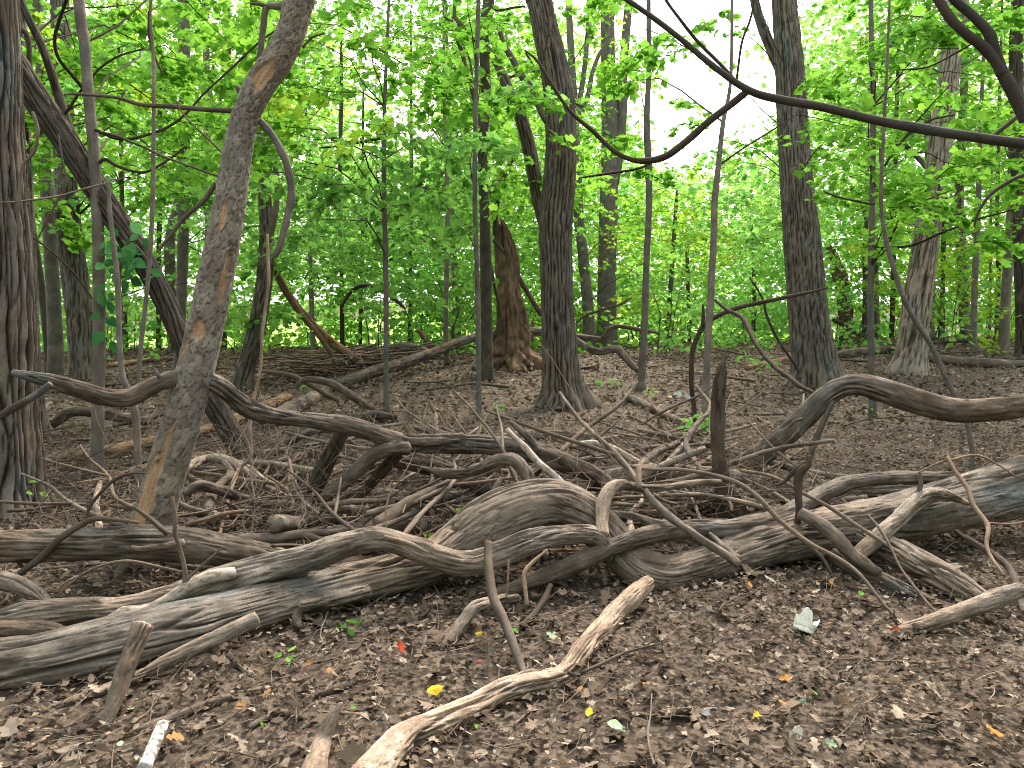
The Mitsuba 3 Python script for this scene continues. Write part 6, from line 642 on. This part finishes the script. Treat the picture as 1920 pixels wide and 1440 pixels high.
# ---------------------------------------------------------------- small sticks
def stick(x, y, az, L, rad, lift, r, rise=0.0, bend=0.18):
    d = np.array([math.cos(az), math.sin(az)])
    l = np.array([-d[1], d[0]])
    u = np.linspace(-0.5, 0.5, 5)
    bo = np.cumsum(r.normal(size=5)) * bend * L * 0.25
    px, py = x + u * L * d[0] + bo * l[0], y + u * L * d[1] + bo * l[1]
    z = ground_z(px, py) + rad + lift + (u + 0.5) * L * rise + np.abs(r.normal(size=5)) * 0.012
    return np.stack([px, py, z, rad * np.linspace(1.15, 0.55, 5)], -1)
def scatter(name, count, xy, label, group, L, rad, lift, tones, r, style='twig', rise=0.1, fork=0.3, bend=0.18):
    for i in range(count):
        x, y = xy()
        az = r.random() * 3.14
        l = L[0] + (L[1] - L[0]) * r.random() ** 1.5
        rd = rad[0] + (rad[1] - rad[0]) * r.random() ** 2
        q = stick(x, y, az, l, rd, lift * r.random(), r, r.normal() * rise, bend)
        tn = tones[int(r.integers(len(tones)))]
        ms = [wood(q, style, tn, seed=i, detail=0.6)]
        if r.random() < fork:
            a = q[2, :3]
            d = q[4, :3] - q[2, :3]
            s_ = 1 if r.random() < 0.5 else -1
            e = a + 0.7 * d + s_ * np.array([-d[1], d[0], 0.02]) * 0.6
            ms.append(wood(np.array([[*a, rd * 0.7], [*((a + e) / 2 + r.normal(size=3) * 0.01), rd * 0.6], [*e, rd * 0.35]]), 'twig', tn, seed=i))
        k = key_for(name)
        put(k, join(ms))
        w_ = ('grey-brown', 'brown', 'dark', 'pale grey', 'bleached')[tn]
        tag(k, w_ + ' ' + label.replace('pale ', ''), 'stick', w_ + ' ' + group.replace('pale ', ''))
r = np.random.default_rng(31)
def near_xy():
    y = 2.4 + 7.5 * r.random() ** 0.85
    return (r.random() * 2 - 1) * (0.64 * y), y
def pile_xy():
    y = 4.3 + 3.2 * r.random()
    x = -2.7 + 4.9 * r.random() ** 0.9
    return x, max(y, 4.75 + 0.2 * max(x, 0)) if x > -0.8 else y
def brush_xy():
    return -4.9 + 2.9 * r.random(), 15.2 + 2.4 * r.random()
def crest_xy():
    y = 9.5 + 17 * r.random() ** 0.8
    return (r.random() * 2 - 1) * 0.62 * y, y
def left_xy():
    y = 5.0 + 4.5 * r.random()
    return -0.62 * y + r.random() * 0.42 * y, y
scatter('fallen_twig', 230, near_xy, 'thin dead twig lying loose on the leaf litter', 'thin twigs on the leaf litter', (0.12, 0.6), (0.002, 0.006), 0.02, (0, 1, 3, 3, 2), r)
scatter('pile_stick', 290, pile_xy, 'dead stick tangled in the pile behind the long log', 'sticks tangled in the central pile', (0.3, 1.4), (0.004, 0.018), 0.26, (0, 1, 1, 3, 3, 2), r, rise=0.30, fork=0.6, bend=0.2)
scatter('pile_branch', 95, pile_xy, 'weathered dead branch lying in the jumble behind the long log', 'weathered branches of the central pile', (0.7, 2.2), (0.014, 0.042), 0.24, (0, 1, 1, 3, 3), r, style='log', rise=0.18, fork=0.7, bend=0.20)
scatter('brush_stick', 130, brush_xy, 'pale stick heaped in the brush pile left of centre', 'pale sticks of the brush pile', (0.6, 2.4), (0.011, 0.026), 0.42, (3, 4, 0, 4), r, rise=0.06)
scatter('left_stick', 135, left_xy, 'dead stick lying on the ground between the left trees', 'sticks on the ground among the left trees', (0.3, 1.6), (0.004, 0.017), 0.08, (0, 1, 3, 3), r, rise=0.08)
scatter('crest_stick', 190, crest_xy, 'dead branch lying on the forest floor beyond the log pile', 'dead branches on the floor beyond the pile', (0.4, 2.4), (0.006, 0.026), 0.12, (0, 1, 1, 3, 2), r, rise=0.05)
tiny = []
for i in range(4600):
    y = 2.2 + 6.5 * r.random()
    q = stick((r.random() * 2 - 1) * 0.68 * y, y, r.random() * 3.14, 0.04 + 0.16 * r.random() ** 2, 0.0010 + 0.0014 * r.random(), 0.035, r, r.normal() * 0.2)[::2]
    tiny.append(q)
wisps = []
for i in range(2400):
    x, y = pile_xy() if i % 4 else left_xy()
    wisps.append(stick(x, y, r.random() * 3.14, 0.15 + 0.5 * r.random() ** 2, 0.0016 + 0.0030 * r.random() ** 2, 0.04 + (0.30 if i % 4 else 0.06) * r.random(), r, r.normal() * 0.7, 0.7))
put('fine_tangle', thin(wisps, (0, 1, 3, 3, 2, 4)))
tag('fine_tangle', 'tangle of hair-thin dry twigs and rootlets through the fallen branches', 'twig tangle', kind='stuff')
put('twig_litter', thin(tiny, (0, 1, 3, 2, 0, 3)))
tag('twig_litter', 'tiny twigs and stalks strewn through the near leaf litter', 'twig litter', kind='stuff')
# ---------------------------------------------------------------- seedlings and climbing vine
def plant(name, label, cat, x, y, z, h, nl, size, r, spread=0.6, colr='l', tpl=OVAL, hang=0.0):
    k = key_for(name)
    lo, hi = GREEN[colr]
    top = np.array([x + r.normal() * 0.06 * h, y + r.normal() * 0.06 * h, z + h])
    put(k + '__stem', wood(np.array([[x, y, z - 0.02, 0.003], [*(np.array([x, y, z]) * 0.5 + top * 0.5), 0.0025], [*top, 0.0015]]), 'twig', 3))
    for i in range(nl):
        f = 0.35 + 0.65 * (i + 1) / nl
        az = i * 2.4 + r.random()
        d = np.array([math.cos(az), math.sin(az), 0.15 - hang])
        p = np.array([x, y, z]) * (1 - f) + top * f + d * spread * h * (1.25 - f) * (0.3 + 0.7 * r.random())
        t = r.random()
        put(key_for(k + '__leaf'), leaves(tpl, p[None], np.array([[0.3 * d[0], 0.3 * d[1] - 0.35, 0.8]]) + r.normal(size=(1, 3)) * 0.2, d[None] + np.array([[0, 0, -0.25]]), np.array([size * (0.7 + 0.6 * r.random())]), (np.array(lo) * (1 - t) + np.array(hi) * t)[None], 0.25, r), 'leaf_green', False)
    tag(k, label, cat)
r = np.random.default_rng(41)
for (lab, x, y, dz, h, nl, size, cl, sp) in SEEDLINGS:
    plant('seedling', lab, 'seedling', x, y, float(ground_z(x, y)) + dz, h, nl, size, r, sp, cl)
k = key_for('climbing_vine')
put(k + '__stem', wood(parse(VINE[0]), 'twig', 3))
for row in VINE[1].split():
    p = np.array([float(q) / 1000 for q in row.split(',')])
    t = r.random()
    put(key_for(k + '__leaf'), leaves(OVAL, p[None], np.array([[0.2, -0.9, 0.6]]) + r.normal(size=(1, 3)) * 0.45, np.array([[r.normal() * 0.7, -0.2, -0.6]]), np.array([0.085 + 0.06 * r.random()]), ((1 - t) * np.array((0.035, 0.16, 0.05)) + t * np.array((0.11, 0.30, 0.11)))[None], 0.3, r), 'leaf_green', False)
tag(k, 'green climbing vine with broad leaves draped on the dark leaning dead trunk', 'vine')
# ---------------------------------------------------------------- moss on a log, litter of people
x, y, z, rad = MOSS
r = np.random.default_rng(51)
n = 2600
u, v = r.normal(size=n) * 0.060, r.normal(size=n) * 0.030
mp = np.stack([x + u, y + v, z + np.sqrt(np.maximum(rad ** 2 - v ** 2, 0)) - 0.004 + 0.12 * u], -1)
put('fallen_log_moss' if MOSSKEY is None else MOSSKEY + '__moss', leaves(DIAM, mp, r.normal(size=(n, 3)) + [0, -0.5, 0], np.array([0, 0, 1.0]) + 0.5 * r.normal(size=(n, 3)), 0.008 + 0.008 * r.random(n), np.array([[0.10, 0.19, 0.025]]) * (0.6 + 0.8 * r.random((n, 1))), 0.2, r), 'leaf_green', False)
labels[MOSSKEY + '__moss'] = {'label': 'green cushion of moss', 'kind': 'stuff'}
x, y = CUP
g = float(ground_z(x, y))
def cup(r0, r1, h, jagf):
    nt, nh = 64, 14
    th = np.linspace(0, 2 * math.pi, nt, endpoint=False)
    prof = [(0.0, 0.004), (r0 * 0.86, 0.004), (r0 * 0.9, 0.0), (r0, 0.003), (r0 * 1.015, 0.010), (r0 * 1.03, 0.018), (r0 * 1.0, 0.021)]
    rows = [np.stack([rr * np.cos(th), rr * np.sin(th), 0 * th + zz], -1) for rr, zz in prof]
    top = h * jagf(th)
    for q in np.linspace(0, 1, nh)[1:]:
        zz = 0.021 + (top - 0.021) * q
        rr = r0 + (r1 - r0) * (zz / h) + 0.002 * np.sin(7 * th) * q
        rows.append(np.stack([rr * np.cos(th), rr * np.sin(th), zz], -1))
    back = [np.stack([q[:, 0] * 0.965, q[:, 1] * 0.965, q[:, 2] + (0.003 if i < 6 else 0.0)], -1) for i, q in enumerate(rows)][::-1]
    rows += back
    V = np.vstack(rows)
    i, j = np.meshgrid(np.arange(len(rows) - 1), np.arange(nt), indexing='ij')
    a, b = i * nt + j, i * nt + (j + 1) % nt
    F = np.vstack([np.stack([a, b, b + nt], -1).reshape(-1, 3), np.stack([a, b + nt, a + nt], -1).reshape(-1, 3)])
    return V, F
def torn(th):
    a = np.interp(th, [0, 0.6, 1.2, 1.9, 2.5, 3.1, 3.5, 3.9, 4.25, 4.5, 4.9, 5.4, 5.8, 6.2832], [0.62, 0.30, 0.40, 0.36, 0.45, 0.60, 0.80, 1.12, 0.95, 0.6, 0.42, 0.50, 0.72, 0.62])
    return a + 0.05 * np.sin(9 * th)
V, F = cup(0.046, 0.060, 0.105, torn)
R_ = trimesh.transformations.euler_matrix(math.radians(-8), math.radians(24), math.radians(15))[:3, :3]
V = V @ R_.T + np.array([x, y, g + 0.022])
C = np.array([[0.76, 0.78, 0.72]]) * (0.75 + 0.4 * meshkit.fbm(V * 60, 3)[:, None])
put('broken_cup', (V, F, C), 'plastic', 30 if False else True)
tag('broken_cup', 'torn whitish plastic cup lying in the leaves at lower right', 'cup')
def scrap(key, label, x, y, dz, w, h, colr, seed, bend=1.4):
    nu, nv = 14, 8
    u, v = np.meshgrid(np.linspace(-1, 1, nu), np.linspace(0, 1, nv), indexing='ij')
    ang = u * bend
    rag = 1 + 0.35 * (meshkit.noise(np.stack([u * 4 + seed, 0 * u, 0 * u], -1), seed) - 0.5)
    rw = w / bend * 0.5
    q = np.stack([rw * np.sin(ang), -rw * np.cos(ang), v * h * rag * (1 - 0.5 * u ** 2)], -1).reshape(-1, 3)
    q += 0.1 * w * (meshkit.fbm(q * 40 + seed, 2, seed)[:, None] - 0.5)
    i, j = np.meshgrid(np.arange(nu - 1), np.arange(nv - 1), indexing='ij')
    a = (i * nv + j).ravel()
    f = np.vstack([np.stack([a, a + nv, a + nv + 1], -1), np.stack([a, a + nv + 1, a + 1], -1)])
    sh = trimesh.Trimesh(q, f, process=False)
    nn = sh.vertex_normals
    V = np.vstack([q, q - nn * 0.0025])
    k = len(q)
    rim = np.concatenate([np.arange(nu) * nv, (nu - 1) * nv + np.arange(nv), (np.arange(nu) * nv + nv - 1)[::-1], np.arange(nv)[::-1]])
    rf = [(p, s_, s_ + k) for p, s_ in zip(rim[:-1], rim[1:])] + [(p, s_ + k, p + k) for p, s_ in zip(rim[:-1], rim[1:])]
    F = np.vstack([f, f[:, ::-1] + k, rf])
    V = V + np.array([x, y, float(ground_z(x, y)) + 0.02 + dz])
    put(key, (V, F, np.tile(colr, (len(V), 1)) * (0.8 + 0.4 * meshkit.fbm(V * 80, 2)[:, None])), 'plastic')
    tag(key, label, 'plastic scrap')
for (key, lab, x, y, dz, w, h, colr, sd) in SCRAPS:
    scrap(key, lab, x, y, dz, w, h, colr, sd)
